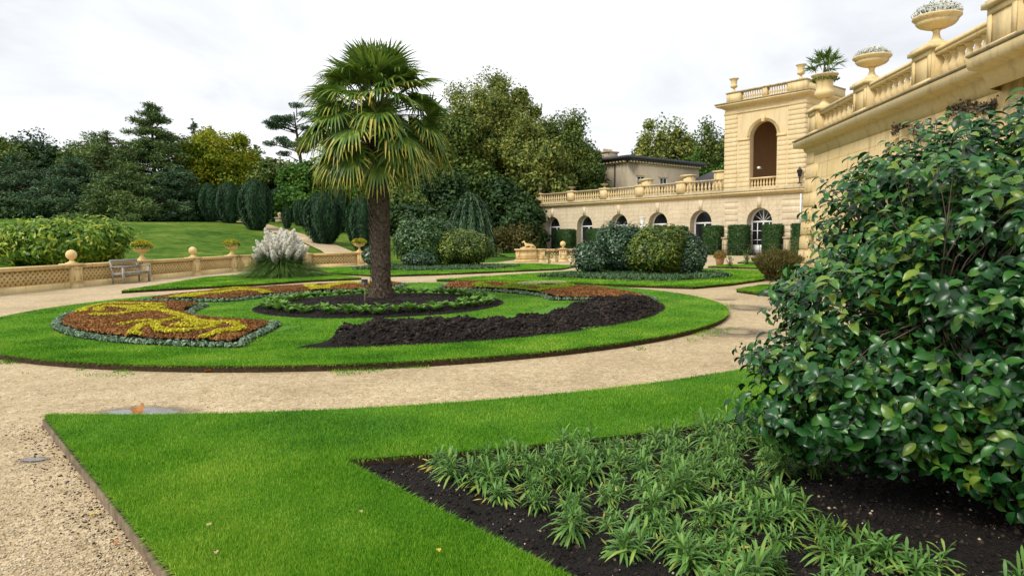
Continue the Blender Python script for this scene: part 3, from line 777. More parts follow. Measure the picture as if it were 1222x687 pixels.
# primula ring round the palm: single plants
def primula_mesh():
    mb = MB(); n = 15; a = np.arange(n)*2.4+rng.random(n)*.4; t = .25+.75*rng.random(n)
    d = np.c_[np.cos(a)*t, np.sin(a)*t, .55+.5*rng.random(n)]; d = unit(d)
    L = .15+.06*rng.random(n); N = np.c_[-np.cos(a)*.6, -np.sin(a)*.6, np.full(n, 1.)]
    mb.leaves(d*L[:, None]*.55, N, d, L, L*.48, .2); return mb
protos = []
cnt = 0
for ring, (rad_, nn) in enumerate(((2.62, 64), (2.36, 52))):
    for i in range(nn):
        a = 2*math.pi*(i+.5*ring)/nn+rng.normal()*.02; r_ = rad_+rng.normal()*.05
        x = C0[0]+r_*math.sin(a); y = C0[1]+r_*math.cos(a)
        if len(protos) < 4:
            o = primula_mesh().build('primula_plant', M['primula'])
            tag(o, 'light green leafy primula plant in the ring round the palm bed', 'bedding plant', 'leafy plants ringing the palm bed'); protos.append(o)
        else:
            o = protos[cnt % 4].copy(); COL.objects.link(o)
        o.location = (x, y, float(palm_z(np.array(x), np.array(y)))-.005); o.rotation_euler = (0, 0, rng.random()*6.28)
        s = .9+.45*rng.random(); o.scale = (s, s, s); cnt += 1

# ------------------------------------------------------------------ masonry helpers
def baluster_prof(h, r):
    P_ = [(.95, 0), (.95, .07), (.6, .09), (.5, .13), (.75, .2), (1.0, .32), (.95, .42), (.6, .62), (.45, .74), (.42, .80), (.62, .83), (.5, .86), (.85, .92), (.9, 1.0)]
    return [(a*r, b2*h) for a, b2 in P_]
_bal = {}
def baluster(h, r, m, parent, x, y, z, seg=10, hidden=False):
    key = (h, r, m.name)
    if key not in _bal:
        mb = MB(); mb.lathe(baluster_prof(h, r), seg); o = mb.build('baluster', m, parent, True); _bal[key] = o.data
    else:
        o = bpy.data.objects.new('baluster', _bal[key]); COL.objects.link(o); o.parent = parent
    o.location = (x, y, z); return o

def arch_wall(mb, s0, s1, z0, z1, arches, y0, depth, n=18):
    """front sheet at y0 with arched openings (cx, w, spring, bottom) and their reveals"""
    xs = s0
    for cx, w_, zs, zb in sorted(arches):
        r_ = w_/2
        mb.add([(xs, y0, z0), (cx-r_, y0, z0), (cx-r_, y0, z1), (xs, y0, z1)], [(0, 1, 2, 3)])
        if zb > z0: mb.add([(cx-r_, y0, z0), (cx+r_, y0, z0), (cx+r_, y0, zb), (cx-r_, y0, zb)], [(0, 1, 2, 3)])
        p = [(cx-r_*math.cos(math.pi*i/n), zs+r_*math.sin(math.pi*i/n)) for i in range(n+1)]
        v = []; f = []
        for i, (a, b2) in enumerate(p): v += [(a, y0, b2), (a, y0, z1)]
        for i in range(n): f.append((2*i, 2*i+2, 2*i+3, 2*i+1))
        mb.add(v, f)
        q = [(cx-r_, zb)]+p+[(cx+r_, zb)]
        v = []; f = []
        for a, b2 in q: v += [(a, y0, b2), (a, y0+depth, b2)]
        for i in range(len(q)-1): f.append((2*i, 2*i+1, 2*i+3, 2*i+2))
        mb.add(v, f)
        mb.add([(cx-r_, y0, zb), (cx+r_, y0, zb), (cx+r_, y0+depth, zb), (cx-r_, y0+depth, zb)], [(0, 1, 2, 3)])
        xs = cx+r_
    mb.add([(xs, y0, z0), (s1, y0, z0), (s1, y0, z1), (xs, y0, z1)], [(0, 1, 2, 3)])

def arch_band(mb, cx, w_, zs, zb, y0, y1, t, n=18, jamb=True):
    """a band of width t just inside radius w_/2, from y0 (front) to y1"""
    def out_(r_):
        p = [(cx-r_*math.cos(math.pi*i/n), zs+r_*math.sin(math.pi*i/n)) for i in range(n+1)]
        return ([(cx-r_, zb)]+p+[(cx+r_, zb)]) if jamb else p
    a, b2 = out_(w_/2), out_(w_/2-t); k = len(a)
    v = [(x, y, z) for y in (y0, y1) for L in (a, b2) for x, z in L]
    f = []
    for i in range(k-1):
        f += [(i, i+1, k+i+1, k+i), (2*k+i, 2*k+i+1, 3*k+i+1, 3*k+i), (k+i, k+i+1, 3*k+i+1, 3*k+i), (i, i+1, 2*k+i+1, 2*k+i)]
    f += [(0, k, 3*k, 2*k), (k-1, 2*k-1, 4*k-1, 3*k-1)]
    mb.add(v, f)

def wedges(mb, cx, w_, zs, y0, proud, r_out, n=11, gap=.03, ztop=None, half=None):
    r0 = w_/2+.01
    for i in range(n):
        a0 = math.pi*i/n; a1 = math.pi*(i+1)/n
        k = (i == n//2); ro = r_out+(.12 if k else 0); pr = proud+(.05 if k else 0)
        g0 = gap/2/r0; g1 = gap/2/ro
        def pt(r_, a):
            x = cx-r_*math.cos(a); z = zs+r_*math.sin(a)
            if ztop is not None: z = min(z, ztop)
            return x, z
        q = [pt(r0, a0+g0), pt(r0, (a0+a1)/2), pt(r0, a1-g0), pt(ro, a1-g1), pt(ro, (a0+a1)/2), pt(ro, a0+g1)]
        v = [(x, y0-pr, z) for x, z in q]+[(x, y0+.01, z) for x, z in q]
        f = [(0, 1, 2, 3, 4, 5)]+[(j, (j+1) % 6, 6+(j+1) % 6, 6+j) for j in range(6)]
        mb.add(v, f)

def arch_joints(par, cx, w_, zs, y0, r_out, ztop, wid=.022, n=13):
    """fine radiating mortar joints over an arch, and its keystone"""
    mb = MB(); r0 = w_/2+.02
    for i in range(1, n):
        if i in (n//2, n//2+1): continue
        a = math.pi*i/n; c, s_ = -math.cos(a), math.sin(a); ro = min(r_out, (ztop-zs)/max(s_, .01)); px_, pz_ = -s_*wid/2, c*wid/2
        q = [(cx+r0*c+px_, zs+r0*s_+pz_), (cx+r0*c-px_, zs+r0*s_-pz_), (cx+ro*c-px_, zs+ro*s_-pz_), (cx+ro*c+px_, zs+ro*s_+pz_)]
        mb.add([(x, y0-.004, z) for x, z in q], [(0, 1, 2, 3)])
    mb.build('mortar_joints', M['joint'], par)
    mb = MB(); v = [(cx-.14, zs+w_/2-.05), (cx+.14, zs+w_/2-.05), (cx+.21, ztop), (cx-.21, ztop)]
    mb.add([(x, y0-.09, z) for x, z in v]+[(x, y0+.02, z) for x, z in v], [(0, 1, 2, 3), (0, 4, 5, 1), (1, 5, 6, 2), (2, 6, 7, 3), (3, 7, 4, 0)])
    mb.build('keystone', M['farplain'], par)

def cornice(mb, pts, prof):
    """moulding: prof (out, z) swept along pts [(x, y, nx, ny)] with mitred outward normals"""
    k = len(prof); v = []; f = []
    for (x, y, nx, ny) in pts:
        for o, z in prof: v.append((x+nx*o, y+ny*o, z))
    for i in range(len(pts)-1):
        for j in range(k-1): f.append((i*k+j, (i+1)*k+j, (i+1)*k+j+1, i*k+j+1))
    f += [tuple(range(k)), tuple((len(pts)-1)*k+j for j in range(k))[::-1]]
    mb.add(v, f)

def bevblock(mb, x0, x1, y0, y1, z0, z1, b=.03):
    """block whose front (y0) is chamfered"""
    v = [(x0, y0+b, z0), (x1, y0+b, z0), (x1, y0+b, z1), (x0, y0+b, z1), (x0+b, y0, z0+b), (x1-b, y0, z0+b), (x1-b, y0, z1-b), (x0+b, y0, z1-b),
         (x0, y1, z0), (x1, y1, z0), (x1, y1, z1), (x0, y1, z1)]
    mb.add(v, [(4, 5, 6, 7), (0, 1, 5, 4), (1, 2, 6, 5), (2, 3, 7, 6), (3, 0, 4, 7), (0, 8, 9, 1), (1, 9, 10, 2), (2, 10, 11, 3), (3, 11, 8, 0)])

# ------------------------------------------------------------------ far pavilion wing
eF = math.atan2(-.771, .637)
pav = empty('pavilion_wing', (2.34, 76.4, 0), eF, 'long cream stone garden wing with arched windows and a roof balustrade', 'building')
Y0 = .35
ars = [(2.93, 2.22, 2.76, .0), (7.76, 2.22, 2.76, .0), (12.42, 2.22, 2.76, .0), (17.15, 2.22, 2.76, .0), (21.82, 2.22, 2.76, .0)]
mb = MB(); arch_wall(mb, .02, 24.3, -.1, 4.9, ars, Y0, .75)
mb.add([(.02, Y0, -.1), (.02, Y0, 4.9), (.02, 9, 4.9), (.02, 9, -.1)], [(0, 1, 2, 3)])
mb.build('wall', M['far'], pav)
mb = MB(); mb.box(.1, 24.3, Y0+.75, 9, 5.0, 5.2); mb.build('roof', M['lead'], pav)
for a in ars:
    arch_joints(pav, a[0], a[1], a[2], Y0, 2.2, 4.72)
prof = [(.0, 4.86), (.06, 4.86), (.10, 4.95), (.28, 5.0), (.35, 5.06), (.35, 5.14), (.30, 5.16)]
prof2 = [(.30, 5.158), (.37, 5.16), (.40, 5.30), (.05, 5.34), (.05, 5.44), (-.4, 5.44)]
mb = MB(); cornice(mb, [(0, 9, -1, 0), (0, Y0, -1, -1), (24.3, Y0, 0, -1)], prof); mb.build('cornice', M['trim'], pav)
mb = MB(); cornice(mb, [(0, 9, -1, 0), (0, Y0, -1, -1), (24.3, Y0, 0, -1)], prof2); mb.build('gutter_ledge', M['weather'], pav)
piers = [.72, 5.75, 10.4, 15.0, 19.72]
for p in piers:
    mb = MB(); mb.box(p-.42, p+.42, .22, .82, 5.44, 6.34); mb.box(p-.48, p+.48, .16, .88, 6.34, 6.48)
    mb.build('parapet_pier', M['trim'], pav)
mb = MB(); mb.box(.75, 24.3, .32, .72, 6.30, 6.42); mb.box(.75, 24.3, .34, .70, 5.441, 5.52); mb.build('parapet_rail', M['weather'], pav)
ends = piers+[24.3+.4]
for i in range(5):
    a, b2 = ends[i]+.42, ends[i+1]-.42; n = 12 if i < 4 else 11
    for j in range(n): baluster(.78, .115, M['trim'], pav, a+(b2-a)*(j+.5)/n, .52, 5.52)
def arched_window(par, cx, w_, zs, zb, yw, doors='plain'):
    mb = MB(); arch_band(mb, cx, w_-.02, zs, zb, yw, yw+.12, .13)
    mb.box(cx-w_/2+.13, cx+w_/2-.13, yw+.01, yw+.11, zs-.08, zs+.06)
    mb.box(cx-.06, cx+.06, yw+.015, yw+.1, zb, zs-.08)
    if doors == 'glazed':
        mb.box(cx-.05, cx+.05, yw+.012, yw+.1, zs+.06, zs+w_/2-.13)
        for sg in (-1, 1):
            mb.box(cx+sg*.52-.025, cx+sg*.52+.025, yw+.02, yw+.09, zb+.7, zs-.08)
            for zz in (1.25, 2.0): mb.box(min(cx+sg*.06, cx+sg*1.0), max(cx+sg*.06, cx+sg*1.0), yw+.022, yw+.088, zz-.025, zz+.025)
            mb.box(min(cx+sg*.06, cx+sg*1.0), max(cx+sg*.06, cx+sg*1.0), yw+.018, yw+.1, zb, zb+.75)
            for an in (35, 62):
                r_ = w_/2-.15; mb.tube([(cx, yw+.06, zs), (cx-sg*r_*math.cos(R(an)), yw+.06, zs+r_*math.sin(R(an)))], .022, 4)
    elif doors == 'plain':
        mb.box(cx-w_/2+.13, cx+w_/2-.13, yw+.012, yw+.11, zb, zb+.16)
    wn = mb.build('window', M['white'], par)
    mb = MB(); n = 18; r_ = w_/2-.06
    p = [(cx-r_, yw+.06, zb+.02)]+[(cx-r_*math.cos(math.pi*i/n), yw+.06, zs+r_*math.sin(math.pi*i/n)) for i in range(n+1)]+[(cx+r_, yw+.06, zb+.02)]
    mb.add(p, [tuple(range(len(p)))]); mb.build('pane', M['glass'], wn)
    return wn
for a in ars: arched_window(pav, a[0], a[1], a[2], .12, Y0+.62)

# ------------------------------------------------------------------ belvedere tower
tow = empty('loggia_tower', (2.34, 76.4, 0), eF, 'cream tower with rusticated corners and an open arched loggia upstairs', 'tower')
S0, S1, DT = 24.3, 31.25, 6.6
mb = MB()
arch_wall(mb, S0, S1, -.1, 4.9, [(27.5, 2.22, 2.74, 0.0)], .18, .75)
mb.build('lower_wall', M['far'], tow)
arch_joints(tow, 27.5, 2.22, 2.74, .18, 2.2, 4.72)
for x0, x1 in ((24.33, 25.55), (29.45, 31.22)):
    mb = MB()
    for z in range(9):
        z0 = .35+z*.5
        if z0+.46 < 4.85: bevblock(mb, x0, x1, .15, .2, z0, z0+.47, .02)
    mb.build('lower_rustication', M['far'], tow)
arched_window(tow, 27.5, 2.22, 2.74, .1, .18+.62, 'glazed')
# upper storey
mb = MB()
arch_wall(mb, S0, S1, 5.40, 12.1, [(27.78, 2.36, 9.50, 5.42)], .12, .55)
mb.build('upper_wall', M['towers'], tow)
# side wall (toward the camera's right), local plane x = S1
def side(mbx, x, fn):
    """run fn on a temp MB in (s along y) coordinates then map to plane x"""
    t = MB(); fn(t)
    for v in t.v:
        s = v[:, 0].copy(); d = v[:, 1].copy(); v[:, 0] = x-d; v[:, 1] = s
    for v, f in zip(t.v, t.f): pass
    off = 0
    for v in t.v: mbx.v.append(v)
    for f in t.f: mbx.f.append(f+mbx.n)
    mbx.n += t.n
mb = MB()
side(mb, S1, lambda t: arch_wall(t, .12, DT, 5.40, 12.1, [(3.4, 2.36, 9.50, 5.42)], 0, .55))
side(mb, S1, lambda t: arch_wall(t, .18, DT, -.1, 4.9, [], 0, .5))
mb.add([(S0, .12, 5.4), (S0, DT, 5.4), (S0, DT, 12.1), (S0, .12, 12.1)], [(0, 1, 2, 3)])
mb.add([(S0, DT, -.1), (S1, DT, -.1), (S1, DT, 12.1), (S0, DT, 12.1)], [(0, 1, 2, 3)])
mb.build('side_walls', M['towers'], tow)
# loggia interior: curved plaster wall, floor, ceiling
mb = MB(); n = 20; v = []
for i in range(n+1):
    t = math.pi*i/n; x = 27.78-2.7*math.cos(t); y = 1.0+4.9*math.sin(t)**.8
    v += [(x, y, 5.46), (x, y, 12.0)]
mb.add(v, [(2*i, 2*i+2, 2*i+3, 2*i+1) for i in range(n)])
mb.add([(24.6, .67, 5.45), (30.9, .67, 5.45), (30.9, 6.3, 5.45), (24.6, 6.3, 5.45)], [(0, 1, 2, 3)])
mb.add([(24.6, .67, 12.0), (30.9, .67, 12.0), (30.9, 6.3, 12.0), (24.6, 6.3, 12.0)], [(0, 1, 2, 3)])
for z in np.arange(6.2, 11.9, .75): pass
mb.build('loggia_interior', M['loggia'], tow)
mb = MB(); arch_band(mb, 27.78, 2.36+.44, 9.5, 9.5, .05, .125, .2, jamb=False); bevblock(mb, 27.63, 27.93, -.02, .12, 10.62, 11.15, .02)
mb.box(25.55, 26.6, .03, .13, 9.32, 9.5); mb.box(28.96, 29.75, .03, .13, 9.32, 9.5)
mb.build('arch_moulding', M['trim'], tow)
zs = np.arange(5.6, 11.55, .37)
mb = MB()
for z in zs: bevblock(mb, 24.28, 25.45, .05, .13, z, z+.35, .03)
mb.build('corner_rustication', M['towers'], tow)
mb = MB()
for z in zs:
    bevblock(mb, 29.88, 31.28, .05, .13, z, z+.35, .03)
    t = MB(); bevblock(t, .02, 1.2, -.05, .01, z, z+.35, .03)
    for v in t.v:
        s = v[:, 0].copy(); d = v[:, 1].copy(); v[:, 0] = S1-d; v[:, 1] = s
    for v, f in zip(t.v, t.f): mb.v.append(v); mb.f.append(f+mb.n)
    mb.n += t.n
mb.build('corner_rustication', M['towers'], tow)
for x0, x1 in ((25.6, 26.55), (29.02, 29.75)):   # plain pilaster courses beside the opening
    mb = MB()
    for z in np.arange(5.6, 9.2, .37): bevblock(mb, x0, x1, .085, .125, z, z+.35, .015)
    mb.build('jamb_courses', M['towers'], tow)
def wrapring(lst, prof, m, nm, x0=S0, x1=S1, y0=.12, y1=DT):
    mb = MB(); cornice(mb, [(x0, y1, -1, 0), (x0, y0, -1, -1), (x1, y0, 1, -1), (x1, y1, 1, 0)], prof); mb.build(nm, m, tow)
mb = MB(); cornice(mb, [(S0-.02, .12, 0, -1), (S1, .12, 1, -1), (S1, DT, 1, 0)], [(.0, 4.86), (.08, 4.86), (.12, 4.95), (.30, 5.0), (.37, 5.06), (.37, 5.14), (.31, 5.162)]); mb.build('string_course', M['trim'], tow)
mb = MB(); cornice(mb, [(S0-.02, .12, 0, -1), (S1, .12, 1, -1), (S1, DT, 1, 0)], [(.31, 5.16), (.38, 5.165), (.41, 5.30), (.1, 5.36), (.08, 5.46), (-.2, 5.46)]); mb.build('string_ledge', M['weather'], tow)
wrapring(0, [(0, 11.55), (.08, 11.57), (.08, 11.68), (.02, 11.7)], M['trim'], 'architrave')
wrapring(0, [(0, 12.0), (.1, 12.04), (.16, 12.14), (.48, 12.2), (.58, 12.28), (.58, 12.38), (.5, 12.40)], M['trim'], 'main_cornice')
wrapring(0, [(.5, 12.398), (.62, 12.40), (.66, 12.50), (.2, 12.56), (.0, 12.58), (-.3, 12.58)], M['weather'], 'cornice_ledge')
mb = MB(); mb.box(S0+.1, S1-.1, .2, DT-.1, 12.3, 12.56); mb.build('roof', M['lead'], tow)
for x0, x1 in ((S0+.05, S0+1.35), (S0+3.3, S0+3.65), (S1-1.55, S1-.05)):
    mb = MB(); mb.box(x0, x1, .2, .65, 12.58, 13.32); mb.build('parapet_pier', M['trim'], tow)
mb = MB(); mb.box(S1-.5, S1-.05, .651, DT, 12.58, 13.32); mb.build('parapet_wall', M['trim'], tow)
mb = MB(); mb.box(S0, S1, .14, .70, 13.321, 13.42); mb.box(S1-.56, S1, .70, DT, 13.321, 13.42); mb.box(S0+1.35, S1-1.55, .25, .6, 12.58, 12.66); mb.build('parapet_coping', M['weather'], tow)
for a, b2, n in ((S0+1.4, S0+3.25, 9), (S0+3.7, S1-1.6, 8)):
    for j in range(n): baluster(.66, .085, M['trim'], tow, a+(b2-a)*(j+.5)/n, .42, 12.66)
mb = MB(); mb.box(26.6, 28.96, .2, .5, 6.16, 6.28); mb.box(26.6, 28.96, .22, .48, 5.46, 5.54); mb.build('loggia_rail', M['trim'], tow)
for j in range(9): baluster(.62, .09, M['trim'], tow, 26.6+2.36*(j+.5)/9, .35, 5.54)
mb = MB(); mb.tube([(31.05, .0, 2.4), (31.05, .0, 4.75)], .06, 8); mb.build('downpipe', M['white'], tow)

def local(par, x, y, z):
    c, s = math.cos(par.rotation_euler.z), math.sin(par.rotation_euler.z)
    return (par.location.x+c*x-s*y, par.location.y+s*x+c*y, par.location.z+z)

# small camera and lantern on the tower
mb = MB(); mb.box(-.1, .1, -.28, 0, -.09, .09); mb.tube([(0, 0, 0), (0, .28, -.05)], .04, 6)
o = mb.build('security_camera', M['white'], None, loc=local(tow, 27.0, 1.05, 7.1)); o.rotation_euler.z = eF; tag(o, 'small white security camera inside the tower loggia arch', 'camera')
lan = empty('wall_lantern', local(tow, 31.05, -.25, 5.5), eF, 'dark lantern standing on the ledge at the tower corner', 'lantern')
mb = MB(); mb.lathe([(.16, 0), (.16, .08), (.06, .12), (.06, .5), (.14, .56)], 8); mb.build('base', M['iron'], lan)
mb = MB(); mb.lathe([(.13, .56), (.22, .95), (.22, .98)], 6); mb.build('glass_body', M['glass'], lan)
mb = MB(); mb.lathe([(.26, .98), (.12, 1.12), (.04, 1.25), (.01, 1.32)], 6); mb.build('cap', M['iron'], lan)

# ------------------------------------------------------------------ near (right) wing with battered wall
eR = math.atan2(-math.cos(R(5.75)), -math.sin(R(5.75)))
wing = empty('terrace_wing', (10.64, 25.4, 0), eR, 'cream rusticated terrace wing with sloping wall and big balustrade on the right', 'building')
LW = 26.0; BT = .24
def bat(z): return .45-BT*(1-z/4.6)            # local y of the wall face at height z
def batwall():
    mb = MB(); cx, w_, zs, zb = 7.45, 2.9, 1.9, 0.0
    t = MB(); arch_wall(t, .0, LW, -.1, 4.9, [(cx, w_, zs, zb), (16.5, w_, zs, zb)], 0, .9, 28)
    for v in t.v:
        z = v[:, 2]; f = BT*(1-np.clip(z, -.1, 4.6)/4.6)
        v[:, 1] += .45-f
        e = v[:, 0] < .001; v[e, 0] = -.44-f[e]
    mb.v = t.v; mb.f = t.f; mb.n = t.n
    # end wall
    a = [(-.44-BT*(1-max(z, -.1)/4.6), .45-BT*(1-z/4.6), z) for z in (-.1, 4.9)]
    mb.add([a[0], a[1], (a[1][0], 14, 4.9), (a[0][0], 14, -.1)], [(0, 1, 2, 3)])
    return mb
batwall().build('wall', M['wing'], wing)
# rusticated quoins up the corner and voussoirs round the arch, following the batter
def batfix(mb):
    for v in mb.v: v[:, 1] += .45-BT*(1-np.clip(v[:, 2], -.1, 4.6)/4.6)
    return mb
mb = MB()
for i, z in enumerate(np.arange(.05, 4.4, .52)):
    ln = 1.15 if i % 2 else .75; f = BT*(1-(z+.25)/4.6)
    bevblock(mb, -.44-f-.03, -.44+ln, -.055, .02, z+.02, z+.50, .035)
batfix(mb).build('quoins', M['wing'], wing)
for cx in (7.45, 16.5):
    mb = MB(); wedges(mb, cx, 2.9, 1.9, 0, .06, 2.35, 13, .05)
    for i, z in enumerate(np.arange(.05, 1.7, .52)):
        ln = .95 if i % 2 else .65
        bevblock(mb, cx-1.46-ln, cx-1.46, -.055, .02, z+.02, z+.50, .03); bevblock(mb, cx+1.46, cx+1.46+ln, -.055, .02, z+.02, z+.50, .03)
    batfix(mb).build('voussoirs', M['wing'], wing)
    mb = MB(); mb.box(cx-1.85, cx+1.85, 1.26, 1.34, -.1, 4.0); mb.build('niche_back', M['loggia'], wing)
wpts = [(-.42, 14, -1, 0), (-.42, .45, -1, -1), (LW, .45, 0, -1)]
def brk(o):   # line of the cornice with the forward break near the fourth pier
    return [(-.42, 14, -1, 0), (-.42, .45, -1, -1), (11.35, .45, 0, -1), (11.55, .10, 0, -1), (LW, .10, 0, -1)]
mb = MB(); cornice(mb, brk(0), [(0, 4.50), (.04, 4.50), (.06, 4.66), (.12, 4.74), (.16, 4.84), (.40, 4.88), (.44, 4.92), (.45, 5.08), (.40, 5.12)]); mb.build('cornice', M['trim'], wing)
mb = MB(); cornice(mb, brk(0), [(.40, 5.118), (.47, 5.122), (.48, 5.17), (.1, 5.20), (-.5, 5.20)]); mb.build('cornice_ledge', M['weather'], wing)
mb = MB(); mb.box(-.3, LW, .95, 13.9, 4.9, 5.19); mb.build('terrace_floor', M['weather'], wing)
RP_ = [(.55, .0), (4.72, 0), (8.42, 0), (12.15, -.30)]
def panel_pier(mb, mp, cx, y, w_, d_, z0, z1, capo=.08):
    mb.box(cx-w_/2, cx+w_/2, y, y+d_, z0, z1)
    fr = .14; 
    for (a0, a1, b0, b1) in ((-w_/2, w_/2, z0+.02, z0+.14), (-w_/2, w_/2, z1-.14, z1-.02), (-w_/2, -w_/2+fr, z0+.14, z1-.14), (w_/2-fr, w_/2, z0+.14, z1-.14)):
        mb.box(cx+a0, cx+a1, y-.03, y, b0, b1)
    mp.box(cx-w_/2-capo, cx+w_/2+capo, y-capo-.03, y+d_+capo, z1, z1+.10)
    mp.box(cx-w_/2-capo*.4, cx+w_/2+capo*.4, y-capo*.4-.03, y+d_+capo*.4, z1+.10, z1+.15)
for cx, dy_ in RP_+[(16.0, -.30), (19.8, -.3), (23.6, -.3)]:
    mb = MB(); mp = MB(); panel_pier(mb, mp, cx, .26+dy_, .92, .62, 5.19, 6.02)
    pp_ = mb.build('parapet_pier', M['trim'], wing); mp.build('cap', M['trim'], pp_)
mb = MB()
def railseg(mb, x0, x1, y, mtop=True):
    mb.box(x0, x1, y-.05, y+.41, 5.92, 6.00); mb.box(x0, x1, y-.02, y+.38, 5.84, 5.92); mb.box(x0, x1, y, y+.36, 5.191, 5.27)
railseg(mb, 1.0, 11.7, .36); railseg(mb, 12.6, LW, .06)
mb.box(-.35, .12, 1.0, 13.5, 5.84, 6.0); mb.box(-.33, .1, 1.0, 13.5, 5.191, 5.27)
mb.build('parapet_rail', M['trim'], wing)
for (a, b2, n, y) in ((1.01, 4.26, 8, .54), (5.18, 7.96, 8, .54), (8.88, 11.69, 9, .54), (12.61, 15.54, 9, .24), (16.46, 19.34, 9, .24), (20.26, 23.14, 9, .24)):
    for j in range(n): baluster(.57, .125, M['trim'], wing, a+(b2-a)*(j+.5)/n, y, 5.27, 14)
for j in range(16): baluster(.57, .125, M['trim'], wing, -.12, 1.3+j*.36, 5.27, 14)
# damp stain of dead ivy under the cornice
mb = MB(); n = 1500; s = 6.6+rng.random(n)*7.0
zc = 4.32+.10*np.sin(s*2.1)+rng.normal(size=n)*.07; k = (vn(s*1.1, s*0+3, 4) > .40); s, zc = s[k], zc[k]
P_ = np.c_[s, .45-BT*(1-zc/4.6)-.02-rng.random(len(s))*.05, zc]
mb.leaves(P_, rdir(len(s))+np.array([0, -1., 0]), rdir(len(s)), .09, .05); mb.build('dead_ivy', M['fibre'], None)
o = bpy.data.objects['dead_ivy']; o.location = wing.location; o.rotation_euler = wing.rotation_euler
tag(o, 'dark dried ivy clinging under the cornice of the terrace wing', 'dead ivy')

# ------------------------------------------------------------------ urns
def tazza(name, R0, H, m, label, group=None, loc=(0, 0, 0), tagit=True):
    r = empty(name, loc, 0, label, 'urn', group)
    mb = MB(); mb.box(-R0*.42, R0*.42, -R0*.42, R0*.42, 0, H*.08)
    mb.lathe([(R0*.38, H*.08), (R0*.36, H*.14), (R0*.2, H*.24), (R0*.14, H*.40), (R0*.15, H*.50), (R0*.2, H*.53), (R0*.16, H*.56)], 20); mb.build('foot', m, r)
    mb = MB(); mb.lathe([(R0*.16, H*.56), (R0*.42, H*.60), (R0*.72, H*.70), (R0*.84, H*.80), (R0*.80, H*.83), (R0*.86, H*.86), (R0*1.0, H*.95), (R0*1.0, H), (R0*.9, H), (R0*.86, H*.9), (R0*.1, H*.85)], 48, flute=(1, 3, 24, .07)); mb.build('bowl', m, r, True)
    return r
def campana(name, R0, H, m, label, group=None, loc=(0, 0, 0)):
    r = empty(name, loc, 0, label, 'urn', group)
    mb = MB(); mb.box(-R0*.5, R0*.5, -R0*.5, R0*.5, 0, H*.07)
    mb.lathe([(R0*.46, H*.07), (R0*.42, H*.1), (R0*.22, H*.2), (R0*.2, H*.26), (R0*.3, H*.3)], 20); mb.build('foot', m, r)
    mb = MB(); mb.lathe([(R0*.2, H*.3), (R0*.55, H*.34), (R0*.70, H*.42), (R0*.68, H*.5), (R0*.6, H*.53), (R0*.6, H*.62), (R0*.62, H*.78), (R0*.72, H*.9), (R0*.95, H*.97), (R0*1.0, H), (R0*.88, H), (R0*.6, H*.9), (R0*.1, H*.88)], 32, flute=(1, 3, 16, .06)); mb.build('bowl', m, r, True)
    return r
def herb(name, m, loc, R0, h, n, label, cat='plant', group=None, m2=None, L=.09, W=.03):
    r = empty(name, loc, rng.random()*6, label, cat, group)
    mb = MB(); a = rng.random(n)*6.283; rr = np.sqrt(rng.random(n))*R0; z = h*rng.random(n)*(1.1-(rr/R0)**2*.7)
    d = np.c_[np.cos(a)*.8, np.sin(a)*.8, .5+rng.random(n)]
    mb.leaves(np.c_[np.cos(a)*rr*(1+z/h*.25), np.sin(a)*rr*(1+z/h*.25), z], rdir(n), d+.5*rdir(n), L*(.6+.8*rng.random(n)), W)
    mb.build('leaves', m, r)
    if m2:
        n2 = n if m2 is M['yflower'] else n//3; mb = MB(); a = rng.random(n2)*6.283; rr = np.sqrt(rng.random(n2))*R0*1.05
        z = h*(1.05-(rr/R0)**2*.5)*(.7+.4*rng.random(n2))
        mb.leaves(np.c_[np.cos(a)*rr, np.sin(a)*rr, z], rdir(n2)+np.array([0, 0, .8]), rdir(n2), L*.6, L*.5); mb.build('flowers', m2, r)
    return r
tz = tazza('stone_tazza', .53, .70, M['trim'], 'fluted stone tazza on the terrace wing parapet, between the palm urn and the nearest tazza', loc=local(wing, 4.72, .57, 6.17))
tz2 = copy_tree(tz); tz2.location = local(wing, 8.42, .57, 6.17); tz2['label'] = 'fluted stone tazza nearest the camera on the terrace wing parapet'
herb('urn_planting', M['greyherb'], local(wing, 4.72, .57, 6.17+.62), .46, .34, 700, 'grey green wispy plants in the tazza next to the palm urn', m2=M['plume'], L=.10, W=.018)
herb('urn_planting', M['greyherb'], local(wing, 8.42, .57, 6.17+.62), .50, .40, 900, 'grey green wispy plants in the nearest tazza on the parapet', m2=M['plume'], L=.10, W=.018)
pu = campana('stone_urn', .47, 1.18, M['trim'], 'tall bell shaped stone urn holding a small palm at the corner of the parapet', loc=local(wing, .3, .72, 6.17))
u1 = campana('stone_urn', .40, 1.10, M['trim'], 'bell urn on the left corner of the tower top', loc=local(tow, S0+.6, .42, 13.42))
u2 = copy_tree(u1); u2.location = local(tow, S1-.6, .42, 13.42); u2['label'] = 'bell urn on the right corner of the tower top'
mb = None
u3 = campana('stone_urn', .36, 1.15, M['weather'], 'weathered bell urn at the far left end of the pavilion parapet', loc=local(pav, .72, .52, 6.48))
pan = tazza('shallow_urn', .42, .42, M['weather'], 'dark weathered shallow bowl on the pavilion parapet pier left of the grey house corner', loc=local(pav, 10.4, .52, 6.48))
for x, lb in ((5.75, 'dark shallow bowl on the second pavilion parapet pier from the left end'), (15.0, 'dark shallow bowl on the pavilion parapet below the left window of the grey house'), (19.72, 'shallow bowl on the pavilion parapet pier nearest the tower')):
    c = copy_tree(pan); c.location = local(pav, x, .52, 6.48); c['label'] = lb
